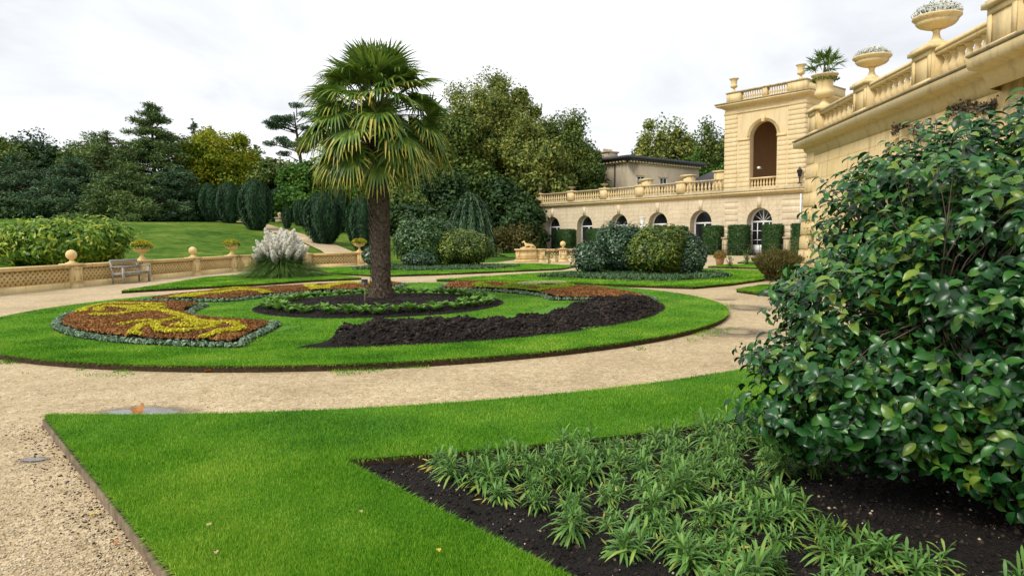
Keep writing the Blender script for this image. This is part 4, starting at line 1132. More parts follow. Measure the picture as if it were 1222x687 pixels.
for x, y, lb in ((12.9, 6.4, 'square cream chimney block behind the pavilion parapet left of the grey house front'), (18.1, 6.2, 'square cream chimney block on the pavilion roof below the middle window'), (22.3, 5.2, 'square cream chimney block on the pavilion roof nearest the tower')):
    mb = MB(); mb.box(-.5, .5, -.4, .4, 0, 2.0); mb.box(-.58, .58, -.48, .48, 2.0, 2.15); o = mb.build('chimney_block', M['trim'], None, loc=local(pav, x, y-2.5, 5.2)); o.rotation_euler.z = eF; tag(o, lb, 'chimney')

# ------------------------------------------------------------------ grey house behind
xc, zc = at(748.5, 185.6, 88.0)
hou = empty('grey_house', (xc, 88.0, 0), math.atan2(math.cos(R(50)), math.sin(R(50))), 'grey rendered house with a flat overhanging dark roof behind the pavilion', 'house')
HT = zc; hl = 15.5
mb = MB(); mb.box(0, hl, 0, 9, 0, HT-1.0); mb.build('wall', M['house'], hou)
mb = MB(); mb.box(-.75, hl+.75, -.75, 9.75, HT-.42, HT-.02); mb.box(-.55, hl+.55, -.55, 9.55, HT-.62, HT-.42); mb.build('roof', M['lead'], hou)
mb = MB()
for j in range(26): mb.box(j*hl/26+.1, j*hl/26+.34, -.5, 0, HT-.86, HT-.62)
for j in range(16): mb.box(-.5, 0, j*9/16+.1, j*9/16+.34, HT-.86, HT-.62)
mb.build('eaves_brackets', M['trim'], hou)
mb = MB(); mb.box(0-.03, hl+.03, -.03, 9.03, HT-1.1, HT-.9); mb.build('frieze', M['house'], hou)
for xw in (2.6, 7.3, 12.6):
    mb = MB(); z0, z1 = HT-4.6, HT-2.5; a, b2 = xw-.75, xw+.75
    mb.box(a, a+.1, -.06, .0, z0, z1); mb.box(b2-.1, b2, -.06, 0, z0, z1); mb.box(a+.1, b2-.1, -.06, 0, z1-.1, z1); mb.box(a+.1, b2-.1, -.06, 0, z0, z0+.1)
    mb.box(xw-.05, xw+.05, -.05, 0, z0+.1, z1-.1); mb.box(a+.1, xw-.05, -.045, 0, (z0+z1)/2-.04, (z0+z1)/2+.04); mb.box(xw+.05, b2-.1, -.045, 0, (z0+z1)/2-.04, (z0+z1)/2+.04)
    wn = mb.build('window', M['white'], hou)
    mb = MB(); mb.box(a+.05, b2-.05, -.02, -.005, z0+.05, z1-.05); mb.build('pane', M['glass'], wn)
    mb = MB(); mb.box(a-.12, b2+.12, -.16, 0, z1+.02, z1+.16); mb.box(a-.1, b2+.1, -.14, 0, z0-.12, z0-.02); mb.build('frame', M['trim'], wn)
mb = MB(); mb.tube([(-.12, 2.0, 4), (-.12, 2.0, HT-.9)], .08, 8); mb.build('drainpipe', M['lead'], hou)
mb = MB(); mb.box(1.0, 3.0, 4.2, 6.0, HT-.1, HT+.9); mb.box(.85, 3.15, 4.05, 6.15, HT+.9, HT+1.1)
for j in range(4): mb.lathe([(.2, 0), (.16, .4)], 8, (1.3+j*.45, 5.1, HT+1.09))
mb.build('chimney', M['house'], hou)
mb = MB(); mb.box(12.4, 14.0, 6, 7.2, HT-.1, HT+.75); mb.build('chimney', M['terra'], hou)
# slate roofed outbuilding right of it
xs_, zs_ = at(858, 200, 92.0)
ob = empty('slate_roofed_house', (xs_, 92, 0), 0, 'low house with dark slate roof showing left of the tower', 'house')
mb = MB(); mb.box(-5, 8, 0, 8, 0, zs_-2.6); mb.build('wall', M['house'], ob)
mb = MB(); mb.add([(-5.6, -.5, zs_-2.6), (8.6, -.5, zs_-2.6), (8.6, 8.5, zs_-2.6), (-5.6, 8.5, zs_-2.6), (.5, 4, zs_), (4.5, 4, zs_)], [(0, 1, 5, 4), (1, 2, 5), (2, 3, 4, 5), (3, 0, 4), (3, 2, 1, 0)]); mb.build('roof', M['lead'], ob)

# ------------------------------------------------------------------ lattice balustrades
def lattice(mb, x0, x1, z0, z1, y0, y1, dx=.215, dz=.20, w_=.039):
    sl = dz/dx
    for sg, yo in ((1, 0), (-1, .002)):
        L = (z1-z0)/sl
        n0 = int((x1-x0+L)/dx)+2
        for i in range(-1, n0):
            xa = x0-L+i*dx if sg > 0 else x0+i*dx
            # line from (xa, z0) to (xa+L, z1) for sg>0 ; from (xa, z0) to (xa-L, z1) for sg<0
            pa, pb = (xa, z0), (xa+sg*L, z1)
            if sg > 0: t0 = max(0, (x0-pa[0])/L); t1 = min(1, (x1-pa[0])/L)
            else: t0 = max(0, (pa[0]-x1)/L); t1 = min(1, (pa[0]-x0)/L)
            if t1-t0 < .03: continue
            a = np.array(pa)+(np.array(pb)-np.array(pa))*t0; b2 = np.array(pa)+(np.array(pb)-np.array(pa))*t1
            hw = w_/2/math.cos(math.atan(1/sl)) if False else w_/2*math.sqrt(1+1/sl**2)
            v = [(a[0]-hw, y0+yo, a[1]), (a[0]+hw, y0+yo, a[1]), (b2[0]+hw, y0+yo, b2[1]), (b2[0]-hw, y0+yo, b2[1])]
            v += [(x, y1-yo, z) for x, _, z in v]
            v = [(min(max(x, x0), x1), y, z) for x, y, z in v]
            mb.add(v, [(0, 1, 2, 3), (7, 6, 5, 4), (0, 4, 5, 1), (2, 6, 7, 3), (1, 5, 6, 2), (0, 3, 7, 4)])
        # cross knots
ballprof = [(.20, 0), (.20, .03), (.13, .05), (.075, .09), (.07, .13)]+[(max(.02, .19*math.sin(R(a))), .13+.19-.19*math.cos(R(a))) for a in range(20, 181, 16)]
def balus(name, loc, rz, pl, label, balls, Lmax, ends=(0, 0), z=0):
    """local x along, y into (away from garden); pl = pier positions"""
    r = empty(name, loc, rz, label, 'balustrade')
    for p in pl:
        mb = MB(); mb.box(p-.27, p+.27, -.05, .37, -.3, .80); mb.box(p-.30, p+.30, -.08, .40, -.3, .10)
        for (a0, a1, b0, b1) in ((-.2, .2, .2, .26), (-.2, .2, .66, .72), (-.2, -.14, .26, .66), (.14, .2, .26, .66)): mb.box(p+a0, p+a1, -.065, -.05, b0, b1)
        mb.box(p-.33, p+.33, -.11, .43, .80, .88); pr = mb.build('pier', M['stone'], r)
        if p in balls:
            mb = MB(); mb.lathe(ballprof, 20, (p, .16, .88)); mb.build('ball_finial', M['stone'], pr, True)
    e = [pl[0]-4.1 if ends[0] else None]+list(pl)+[pl[-1]+4.1 if ends[1] else None]
    mbs, mbp = MB(), MB()
    for a, b2 in zip(e[:-1], e[1:]):
        if a is None or b2 is None: continue
        x0, x1 = a+.27, b2-.27
        mbp.box(x0, x1, -.0, .32, -.3, .20); mbs.box(x0, x1, -.04, .36, .72, .78); mbs.box(x0, x1, -.06, .38, .78, .85)
        mb = MB(); lattice(mb, x0, x1, .20, .72, .06, .26); mb.build('lattice_panel', M['stone'], r)
    mbs.build('rail', M['stone'], r); mbp.build('plinth', M['stone'], r)
    return r
aL = math.atan2(dB[1], dB[0])
bl = balus('lattice_balustrade', (PB0[0], PB0[1], 0), aL, [-24.6, -20.5, -16.4, -12.3, -8.2, -4.1, 0, 4.15, 8.1, 11.9], 'long cream lattice balustrade along the left side of the terrace', [-16.4, -8.2, 0, 8.1], 0)
a45 = math.atan2(d45[1], d45[0])
b45 = balus('lattice_balustrade', (CORN[0], CORN[1], 0), a45, [.62, 4.25, 7.9], 'short cream lattice balustrade behind the pampas grass, ending at an urn', [4.25], 0)
def bloc(par, p): return local(par, p, .16, .88)
fu = tazza('flower_urn', .40, .55, M['stone'], 'shallow stone urn of yellow flowers just right of the wooden bench', loc=bloc(bl, 4.15))
f2 = copy_tree(fu); f2.location = bloc(bl, 11.9); f2['label'] = 'shallow stone urn of yellow flowers left of the pampas grass'
f3 = copy_tree(fu); f3.location = bloc(b45, 7.9); f3['label'] = 'shallow stone urn of yellow flowers beside the palm trunk'
for par, p, lb in ((bl, 4.15, 'yellow flowers in the urn beside the bench'), (bl, 11.9, 'yellow flowers in the urn left of the pampas grass'), (b45, 7.9, 'yellow flowers in the urn beside the palm trunk')):
    l = bloc(par, p); herb('flowering_plant', M['bamboo'], (l[0], l[1], l[2]+.48), .44, .34, 420, lb, m2=M['yflower'], L=.13, W=.06, group=None)

# plinth with the stone greyhound, its lattice and ball
x0_, _ = gxy(636, 313.5); g0 = np.array(gxy(632, 312.5)); 
gp = np.array([gxy(615, 311.5)[0], 46.6])
az_g = R(3)
gh = balus('lattice_balustrade', (gp[0]+1.5, gp[1]+.1, 0), -.03, [.25, 1.75, 5.4], 'low lattice balustrade in front of the pavilion with one ball finial', [1.75], 0)
mb = MB(); mb.box(-.05, 1.50, -.15, .75, 0, .14); mb.box(0.02, 1.44, -.08, .68, .14, .80); mb.box(-.07, 1.52, -.18, .78, .80, .88)
for (a0, a1, b0, b1) in ((.2, 1.3, .26, .31), (.2, 1.3, .64, .69), (.2, .25, .31, .64), (1.25, 1.3, .31, .64)): mb.box(a0, a1, -.10, -.08, b0, b1)
mb.box(.35, 1.40, .0, .6, .88, .97)
o = mb.build('stone_plinth', M['stone'], None, loc=(gp[0], gp[1], 0)); tag(o, 'broad cream stone plinth carrying the greyhound statue', 'plinth')
# greyhound lying down, head raised, looking left
def skin(name, pts, edges, rad, m, loc, rz=0, sub=2, root=0):
    me = bpy.data.meshes.new(name); me.from_pydata(pts, edges, []); o = bpy.data.objects.new(name, me); COL.objects.link(o)
    o.modifiers.new('skin', 'SKIN'); ly = me.skin_vertices[0].data if me.skin_vertices else None
    if ly is None:
        bpy.context.view_layer.objects.active = o; ly = me.skin_vertices[0].data
    for i, r_ in enumerate(rad): ly[i].radius = (r_, r_) if not hasattr(r_, '__len__') else r_
    ly[root].use_root = True
    s = o.modifiers.new('sub', 'SUBSURF'); s.levels = sub; s.render_levels = sub
    me.materials.append(m); o.location = loc; o.rotation_euler = (0, 0, rz)
    return o
pts = [(.95, 0, .22), (.65, 0, .26), (.35, 0, .27), (.10, 0, .30), (-.08, 0, .42), (-.16, 0, .58), (-.24, 0, .66), (-.42, 0, .60), (-.52, 0, .57),
       (.02, -.12, .16), (-.12, -.13, .05), (-.42, -.13, .04), (.02, .12, .16), (-.12, .13, .05), (-.42, .13, .04),
       (.88, -.16, .20), (.62, -.20, .24), (.78, -.22, .06), (.50, -.22, .04), (.88, .16, .20), (.62, .2, .22), (.78, .22, .06), (.5, .22, .04),
       (1.12, 0, .10), (1.22, -.12, .05), (1.1, -.3, .04), (-.20, -.05, .74), (-.20, .05, .74)]
eds = [(0, 1), (1, 2), (2, 3), (3, 4), (4, 5), (5, 6), (6, 7), (7, 8), (3, 9), (9, 10), (10, 11), (3, 12), (12, 13), (13, 14), (0, 15), (15, 16), (16, 17), (17, 18), (0, 19), (19, 20), (20, 21), (21, 22), (0, 23), (23, 24), (24, 25), (6, 26), (6, 27)]
rd = [.17, .15, .16, .19, .12, .085, .085, .05, .03, .08, .055, .04, .08, .055, .04, .12, .09, .05, .035, .12, .09, .05, .035, .04, .025, .02, .022, .022]
o = skin('greyhound_statue', pts, eds, rd, M['stone'], (gp[0]+.72, gp[1]+.3, .975), 0, 2, 1)
o.scale = (.54, .54, .62); tag(o, 'pale stone statue of a greyhound lying with its head raised', 'statue')

# ------------------------------------------------------------------ bench
bn = empty('garden_bench', (*(PB0+dB*1.55+rt*.15), 0), aL, 'weathered grey slatted wooden bench against the left balustrade', 'bench')
# local x along the balustrade, -y toward the garden
W2 = 1.62
for x in (0, W2):
    mb = MB(); mb.box(x-.04, x+.04, -.66, -.59, 0, .66); mb.build('leg', M['wood'], bn)
    mb = MB(); mb.tube([(x, -.18, 0), (x, -.18, .42), (x, -.08, .94)], .042, 4); mb.build('leg', M['wood'], bn)
    mb = MB(); mb.box(x-.045, x+.045, -.68, -.10, .66, .70); mb.build('armrest', M['wood'], bn)
    mb = MB(); mb.box(x-.03, x+.03, -.6, -.2, .34, .42); mb.build('seat_rail', M['wood'], bn)
mb = MB()
for j in range(5): mb.box(-.02, W2+.02, -.68+j*.10, -.60+j*.10, .42, .45)
mb.box(0, W2, -.65, -.61, .34, .42); mb.build('seat', M['wood'], bn)
mb = MB()
for z0, z1, y in ((.84, .96, -.10), (.60, .70, -.155)): mb.box(-.02, W2+.02, y-.02, y+.02, z0, z1)
mb.build('backrest', M['wood'], bn)

# plant label stake by the palm
st = empty('plant_label', (-3.22, 14.9, LZ+.08), .2, 'small label on a wooden stake in the soil beside the palm trunk', 'sign')
mb = MB(); mb.box(-.014, .014, -.012, .012, -.1, .52); mb.build('stake', M['timber'], st)
mb = MB(); mb.add([(-.07, -.05, .50), (.07, -.05, .50), (.07, .05, .60), (-.07, .05, .60), (-.07, -.05, .515), (.07, -.05, .515), (.07, .05, .615), (-.07, .05, .615)], [(0, 1, 2, 3), (4, 5, 6, 7), (0, 1, 5, 4), (1, 2, 6, 5), (2, 3, 7, 6), (3, 0, 4, 7)]); mb.build('label_plate', M['iron'], st)

# hedge blocks against the pavilion
def hedgeblock(x0, x1, label, par=pav, yb=-.75, h=2.45, base=0):
    y1_ = .3; lx = x1-x0; r = MB(); r.box(x0+.06, x1-.06, yb+.06, y1_-.02, base, h-.06); n = int(620*lx)+900
    u = rng.random(n); f = rng.integers(0, 4, n)
    x = np.where(f == 2, x0, np.where(f == 3, x1, x0+u*lx)); y = np.where(f <= 1, yb, yb+rng.random(n)*(y1_-yb)); z = base+rng.random(n)*(h-base)
    tp = rng.random(n) < .15; z = np.where(tp, h, z); y = np.where(tp, yb+rng.random(n)*(y1_-yb), y); x = np.where(tp, x0+rng.random(n)*lx, x)
    r.leaves(np.c_[x, y, z]+rng.normal(size=(n, 3))*.03, rdir(n)+np.c_[(f == 3)*1.-(f == 2)*1., (f <= 1)*-1., tp*1.], rdir(n), .13, .08)
    o = r.build('clipped_hedge', M['hedge'], None); o.location = par.location; o.rotation_euler = par.rotation_euler; tag(o, label, 'hedge', 'clipped hedge blocks between the arches'); return o
for x0, x1, lb in ((-.35, 1.75, 'clipped hedge block at the far left corner of the pavilion'), (4.2, 6.6, 'clipped hedge block between the first and second arch'), (9.0, 11.2, 'clipped hedge block between the second and third arch, mostly behind bushes'),
                   (13.7, 15.9, 'clipped hedge block between the third and fourth arch, behind bushes'), (18.9, 20.6, 'clipped hedge block left of the fifth arch'), (22.75, 24.2, 'clipped hedge block right of the fifth arch'),
                   (25.2, 26.75, 'clipped hedge block left of the tower door'), (28.25, 29.65, 'clipped hedge block right of the tower door'), (30.7, 31.2, 'narrow strip of climbing hedge at the foot of the downpipe')):
    hedgeblock(x0, x1, lb)
# stone pedestals between the hedges
for x, lb in ((24.75, 'stone trough pedestal between two hedge blocks left of the tower door'), (30.2, 'stone trough pedestal right of the tower door')):
    mb = MB(); mb.box(-.28, .28, -.25, .3, 0, 1.35); mb.box(-.34, .34, -.31, .3, 1.35, 1.5); mb.box(-.2, -.12, -.29, -.25, .2, 1.3); mb.box(.12, .2, -.29, -.25, .2, 1.3)
    o = mb.build('stone_pedestal', M['weather'], None, loc=local(tow, x, -.15, 0)); o.rotation_euler.z = eF; tag(o, lb, 'pedestal')

# ------------------------------------------------------------------ vegetation helpers
def ellipsoid_leaves(mb, c, r, n, L, W, shell=.45, outw=.7, noise_amp=.18, seed=0, zmin=-1.0, hang=0.0, yaw=None):
    d = rdir(int(n*1.3)); d = d[d[:, 2] > zmin][:int(n)]; n = len(d)
    lump = 1+noise_amp*(vn(d[:, 0]*3+5+seed, d[:, 1]*3+d[:, 2]*4+5, seed)-.5)*2
    rad = lump*(1-shell*rng.random(n)**1.6)
    P_ = np.array(c)+d*np.array(r)*rad[:, None]
    N = d*outw+rdir(n)*(1-outw)*1.2+np.array([0, 0, .25])
    T = rdir(n)+np.array([0, 0, -hang])
    mb.leaves(P_, N, T, L*(.6+.7*rng.random(n)), W*(.6+.7*rng.random(n)))

def shrub(name, x, y, z, rx, ry, h, m, n, L, W, label, cat='shrub', lumps=9, group=None, core=True, stem=True, zlow=-.9, seed=None):
    r = empty(name, (x, y, z), 0, label, cat, group)
    mb = MB(); s0 = seed or int(rng.integers(1, 999))
    ellipsoid_leaves(mb, (0, 0, h*.5), (rx*.86, ry*.86, h*.47), n*.45, L, W, .3, noise_amp=.12, seed=s0, zmin=zlow)
    for i in range(lumps):
        a = 6.283*i/lumps+rng.random()*.6; e = rng.random()*1.15-.15; ca = math.cos(e)
        k = .26+.16*rng.random()
        ellipsoid_leaves(mb, (rx*.68*math.cos(a)*ca, ry*.68*math.sin(a)*ca, h*.48+h*.38*math.sin(e)), (rx*k, ry*k, h*k*.75), n*.55/lumps, L, W, .4, noise_amp=.25, seed=s0+i)
    mb.build('foliage', m, r)
    if core:
        mb = MB(); a = 18; vs = [(rx*.72*math.cos(6.283*j/a)*math.sin(math.pi*(i+.5)/9), ry*.72*math.sin(6.283*j/a)*math.sin(math.pi*(i+.5)/9), h*.5-h*.40*math.cos(math.pi*(i+.5)/9)) for i in range(9) for j in range(a)]
        v = np.array(vs); v *= (1+.12*(rng.random((len(v), 1))-.5)); f = [(i*a+j, i*a+(j+1) % a, (i+1)*a+(j+1) % a, (i+1)*a+j) for i in range(8) for j in range(a)]
        mb.add(v, f); mb.build('opaque_core', m, r)  # closed lumpy shell in leaf colour, added to block see-through
    if stem:
        mb = MB()
        for i in range(6):
            a = rng.random()*6.28; q = .25+.3*rng.random(); mb.tube([(0, 0, -.05), (rx*q*.4*math.cos(a), ry*q*.4*math.sin(a), h*.25), (rx*q*math.cos(a), ry*q*math.sin(a), h*.6)], [.05+.01*h, .035, .015], 5)
        mb.build('stem', M['bark'], r)
    return r

def yew(x, y, z, rad, h, label, n=5200):
    r = empty('clipped_yew', (x, y, z), rng.random()*6, label, 'yew')
    mb = MB(); t = rng.random(n)**.85; a = rng.random(n)*6.283
    prof = np.interp(t, [0, .06, .2, .45, .7, .85, .95, 1.0], [.30, .5, .78, 1.0, .98, .80, .50, .12])
    flut = 1+.10*np.cos(a*9+3*np.sin(t*3))*1.0+.10*(vn(a*4, t*6+7, 3)-.5)
    rr = rad*prof*flut*(1-.22*rng.random(n)**2)
    P_ = np.c_[rr*np.cos(a), rr*np.sin(a), t*h]
    N = np.c_[np.cos(a), np.sin(a), .2*np.ones(n)]+.45*rdir(n); T = np.c_[.25*rng.normal(size=n), .25*rng.normal(size=n), np.ones(n)]
    mb.leaves(P_, N, T, .34*(.5+rng.random(n)), .10*(.6+.8*rng.random(n)))
    pr = [(.30*rad, .02*h), (.66*rad, .2*h), (.86*rad, .45*h), (.84*rad, .7*h), (.66*rad, .85*h), (.38*rad, .94*h), (.08*rad, .98*h)]
    mb.lathe(pr, 18); mb.build('foliage', M['yew'], r)
    mb = MB(); mb.tube([(0, 0, -.3), (0, 0, .3*h)], [.22, .15], 7); mb.build('trunk', M['bark'], r); return r

def limbs(mb, base, tips, r0, seg=6):
    """trunk plus tapering limbs out to the clumps"""
    b0 = np.array(base, float)
    for tx in tips:
        p1 = np.array(tx, float); st = b0+np.array([0, 0, (p1[2]-b0[2])*(.25+.35*rng.random())])
        if st[2] > p1[2]-.3: st = b0+np.array([0, 0, (p1[2]-b0[2])*.5])
        mid = (st+p1)/2+rng.normal(size=3)*.06*np.linalg.norm(p1-st)+np.array([0, 0, .05*np.linalg.norm(p1-st)])
        k = r0*.33*(.6+.5*rng.random()); mb.tube([tuple(st), tuple(mid), tuple(p1)], [k, k*.6, k*.15], seg, False)

def decid(name, u, D, vtop, wpx, m, label, vbase=None, zb=None, n=16000, L=.42, W=.30, clumps=46, cs=.17, low=.12, trunk_r=.4, flat=1.0, seed=1, xoff=0, bark='bark', gapz=1.0):
    """broad-leaved tree: crown of many leaf clumps with gaps between"""
    x, ztop = at(u, vtop, D)
    zg = hz(x, D) if zb is None else zb
    H = ztop-zg; rx = wpx/2*D/F_PX
    r = empty(name, (x, D, zg), 0, label, 'tree')
    zc = H*(low+1)/2; rz = H*(1-low)/2
    tips = []; mb = MB(); per = n/clumps
    for i in range(clumps):
        d = rdir(1)[0]; d[:2] *= 1.25; d /= max(1, np.linalg.norm(d)*.93); q = (.50+.38*rng.random()**.6); hr = math.sqrt(max(.12, 1-(d[2]*q)**2*1.05)); d[:2] *= min(1.0, hr/max(.01, math.hypot(d[0], d[1])*q)) if d[2] > 0 else 1.0
        if i < clumps*.25: q *= .55
        c = np.array([d[0]*rx*q, d[1]*rx*.9*q, zc+d[2]*rz*q*flat])
        # taper upward and a little downward
        tt = (c[2]/H); c[0] *= 1.15-.35*max(tt-.6, 0); c[1] *= 1.15-.35*max(tt-.6, 0)
        k = cs*(.75+.85*rng.random()); rr_ = np.array([rx*k*1.5, rx*k*1.5, rz*k*1.05]); rr_ = np.maximum(rr_, .7)
        c[2] = min(c[2], H-rr_[2]*.8)
        ellipsoid_leaves(mb, c, rr_, per, L, W, .75, .55, .35, seed=i+seed)
        tips.append(c)
    k_ = int(n*.22); d = rdir(k_); d[:, 2] = np.abs(d[:, 2])*np.where(rng.random(k_) < .75, 1, -1); q = (.25+.72*rng.random(k_))[:, None]
    nz_ = fbm(d[:, 0]*3+d[:, 2]*2+20, d[:, 1]*3+20, seed, 3)[:, None]
    P_ = d*q*(.78+.40*nz_)*np.array([rx*1.05, rx*.95, rz*.98])+np.array([0, 0, zc])
    mb.leaves(P_, d+rdir(k_), rdir(k_), L*(.6+.7*rng.random(k_)), W*(.6+.7*rng.random(k_)))
    mb.build('crown', m, r)
    mb = MB(); mb.tube([(0, 0, -.5), (.05*rx, 0, H*.3), (0, 0.05*rx, H*.55), (0, 0, H*.74)], [trunk_r, trunk_r*.75, trunk_r*.4, .05], 9)
    limbs(mb, (0, 0, H*.12), tips, trunk_r); mb.build('trunk', M[bark], r)
    return r

def conifer(name, u, D, vtop, wpx, m, label, n=16000, tiers=15, L=.38, W=.10, low=.04, peak=.45, droop=.12, trunk_r=.35, per_tier=8, padr=.30, shape=None, zb=None, bark='redbark'):
    """pine / cedar: tiers of flat needle pads on near-horizontal limbs"""
    x, ztop = at(u, vtop, D); zg = hz(x, D) if zb is None else zb; H = ztop-zg; rx = wpx/2*D/F_PX
    r = empty(name, (x, D, zg), rng.random()*6, label, 'tree'); mb = MB(); tb = MB(); pads = []
    tb.tube([(0, 0, -.5), (0, 0, H*.5), (0, 0, H*.97)], [trunk_r, trunk_r*.6, .06], 8)
    for i in range(tiers):
        t = low+(1-low)*(i+.5)/tiers
        rad = rx*(np.interp(t, *shape) if shape else (1-t**1.6)**.75)
        k = max(3, int(per_tier*(rad/rx)+2))
        for j in range(k):
            a = 6.283*j/k+rng.random()*.9+i*1.3; q = rad*(.55+.55*rng.random())
            c = np.array([q*math.cos(a), q*math.sin(a), t*H-droop*q+rng.normal()*.032*H])
            s = rx*padr*(.55+.6*rng.random())*(.55+.45*rad/rx); pads.append((c, s, a))
            tb.tube([(0, 0, t*H-.04*H), tuple(c*np.array([.55, .55, 0])+np.array([0, 0, t*H-.02*H])), tuple(c)], [.09, .07, .02], 4, False)
            if q > rad*.6:
                c2 = c*np.array([.5, .5, 1.0]); pads.append((c2, s*.9, a))
    tot = sum(s*s for _, s, _ in pads)
    for c, s, a in pads:
        k = int(n*s*s/tot)+8; d = rdir(k); d[:, 2] *= .42; q = rng.random((k, 1))**.5
        P_ = c+d*q*s*np.array([1, 1, .75]); P_[:, 2] += .12*s*rng.normal(size=k)
        T = d+np.array([.35*math.cos(a), .35*math.sin(a), .35])+.35*rdir(k)
        mb.leaves(P_, rdir(k)+np.array([0, 0, .9]), T, L*(.6+.8*rng.random(k)), W*(.6+.8*rng.random(k)))
    mb.build('crown', m, r); tb.build('trunk', M[bark], r); return r

# ------------------------------------------------------------------ trees on the left
pine_shape = ([0, .1, .3, .55, .8, 1], [.85, 1, .95, .7, .4, .08])
conifer('pine_tree', 20, 76, 186, 150, M['pine'], 'wide bluish pine with layered boughs at the far left edge', n=30000, shape=pine_shape, tiers=14, padr=.26)
conifer('pine_tree', 86, 74, 190, 110, M['pine'], 'bluish green pine right behind the light green leafy bush', n=26000, shape=pine_shape, tiers=13, padr=.28)
conifer('pine_tree', 128, 80, 158, 130, M['pine2'], 'broad mid green pine with a rounded top left of the tallest pine', n=34000, shape=([0, .2, .5, .8, 1], [.9, 1, .95, .7, .25]), tiers=16, padr=.26)
conifer('pine_tree', 180, 78, 124, 136, M['pine2'], 'tallest dark pine of the left group with a pointed uneven top', n=44000, shape=([0, .12, .35, .6, .85, 1], [.85, .9, .72, .50, .30, .06]), tiers=20, padr=.22)
conifer('pine_tree', 148, 70, 206, 120, M['pine2'], 'low spreading pine in front of the tallest pine', n=24000, shape=([0, .3, .7, 1], [1, .9, .6, .2]), tiers=9, padr=.3)
conifer('pine_tree', 208, 72, 196, 74, M['pine'], 'lower bluish pine reaching out toward the golden tree', n=18000, shape=([0, .3, .7, 1], [1, .85, .6, .2]), tiers=10, padr=.3)
decid('broadleaf_tree', 38, 98, 148, 68, M['dark'], 'dark round headed tree standing above the far left pine', n=11000, clumps=26, cs=.2, L=.4, seed=5)
decid('broadleaf_tree', 100, 100, 160, 90, M['oak'], 'dark green tree top between the far left tree and the tallest pine', n=9000, clumps=26, cs=.2, L=.45, seed=9)
decid('broadleaf_tree', 6, 92, 162, 60, M['oak'], 'dull green tree cut by the left picture edge', n=8000, clumps=22, cs=.2, L=.45, seed=10)
conifer('fir_tree', 231, 96, 141, 44, M['pine'], 'dark pointed conifer poking out behind the golden tree', n=9000, tiers=14)
decid('golden_tree', 256, 84, 151, 96, M['gold'], 'golden yellow autumn tree between dark conifers', n=30000, clumps=66, cs=.16, L=.34, W=.24, seed=21)
decid('golden_tree', 290, 88, 178, 66, M['gold'], 'smaller yellow green tree right of the golden tree', n=9000, clumps=26, cs=.18, L=.36, W=.26, seed=22)
conifer('fir_tree', 306, 94, 172, 44, M['pine'], 'dark conifer with a blunt top right of the golden tree', n=9000, tiers=13)
decid('broadleaf_tree', 326, 84, 184, 74, M['oak'], 'green bushy tree above the clipped yews left of the palm', n=10000, clumps=26, cs=.2, seed=24)
decid('broadleaf_tree', 372, 80, 186, 66, M['bright'], 'fresh green tree behind the left side of the palm', n=13000, clumps=30, cs=.19, seed=25)
decid('broadleaf_tree', 346, 74, 222, 44, M['bright'], 'small bright green tree above the yew path', n=7000, clumps=18, cs=.22, seed=26)
decid('broadleaf_tree', 262, 90, 205, 80, M['dark'], 'dark green undergrowth tree below the golden tree', n=9000, clumps=24, cs=.22, seed=27)
# tall bare-stemmed scots pine
x, zt = at(352, 124, 95); zg = hz(x, 95); Hs = zt-zg
sp = empty('scots_pine', (x, 95, zg), 0, 'tall thin Scots pine with a bare stem and flat crown left of the palm', 'tree')
tb = MB(); tb.tube([(1.2, 0, -.5), (.8, 0, Hs*.35), (.3, 0, Hs*.65), (-.2, 0, Hs*.93)], [.34, .28, .2, .08], 8); mb = MB()
for i in range(26):
    t = .55+.43*rng.random(); a = rng.random()*6.28; q = (1.0+2.6*rng.random())*(1.15-.3*t); c = np.array([q*math.cos(a)-.3, q*math.sin(a), t*Hs])
    tb.tube([(.2, 0, t*Hs-1.0), tuple(c)], [.09, .03], 4, False)
    k = 380; d = rdir(k)*np.array([1.15, 1.15, .42]); mb.leaves(c+d*rng.random((k, 1))**.5, rdir(k)+np.array([0, 0, .6]), rdir(k), .34, .11)
mb.build('crown', M['pine'], sp); tb.build('trunk', M['redbark'], sp)
decid('broadleaf_tree', 338, 100, 192, 40, M['brown'], 'thin brownish tree at the foot of the Scots pine', n=3500, clumps=16, cs=.2, seed=30)

# ------------------------------------------------------------------ the mass behind the palm and up to the pavilion
decid('maple_tree', 584, 84, 77, 122, M['maple'], 'tallest broad autumn tree behind the palm, yellow green with gaps to the sky', n=80000, clumps=120, cs=.105, L=.30, W=.22, low=.15, trunk_r=.55, seed=41, zb=0)
decid('maple_tree', 548, 80, 118, 76, M['oak'], 'olive green tree just right of the palm crown', n=16000, clumps=40, cs=.17, seed=42, zb=0)
decid('oak_tree', 668, 86, 128, 100, M['oak'], 'dark green oak right of the tallest tree, next to the pavilion end', n=52000, clumps=84, cs=.13, L=.32, W=.24, seed=43, zb=0, trunk_r=.5)
decid('oak_tree', 636, 80, 150, 80, M['maple'], 'yellow tinged tree between the tallest tree and the dark oak', n=18000, clumps=46, cs=.16, seed=44, zb=0)
decid('oak_tree', 690, 92, 165, 60, M['dark'], 'dark tree reaching to the chimney of the grey house', n=11000, clumps=30, cs=.18, seed=45, zb=0)
decid('broadleaf_tree', 510, 86, 150, 70, M['dark'], 'dark tree behind the palm crown on its right', n=13000, clumps=34, cs=.19, seed=46, zb=0)
decid('broadleaf_tree', 450, 90, 160, 90, M['oak'], 'green tree directly behind the palm trunk top', n=13000, clumps=34, cs=.2, seed=47, zb=.6)
decid('broadleaf_tree', 402, 86, 190, 60, M['dark'], 'dark tree above the largest clipped yew', n=9000, clumps=26, cs=.2, seed=48)
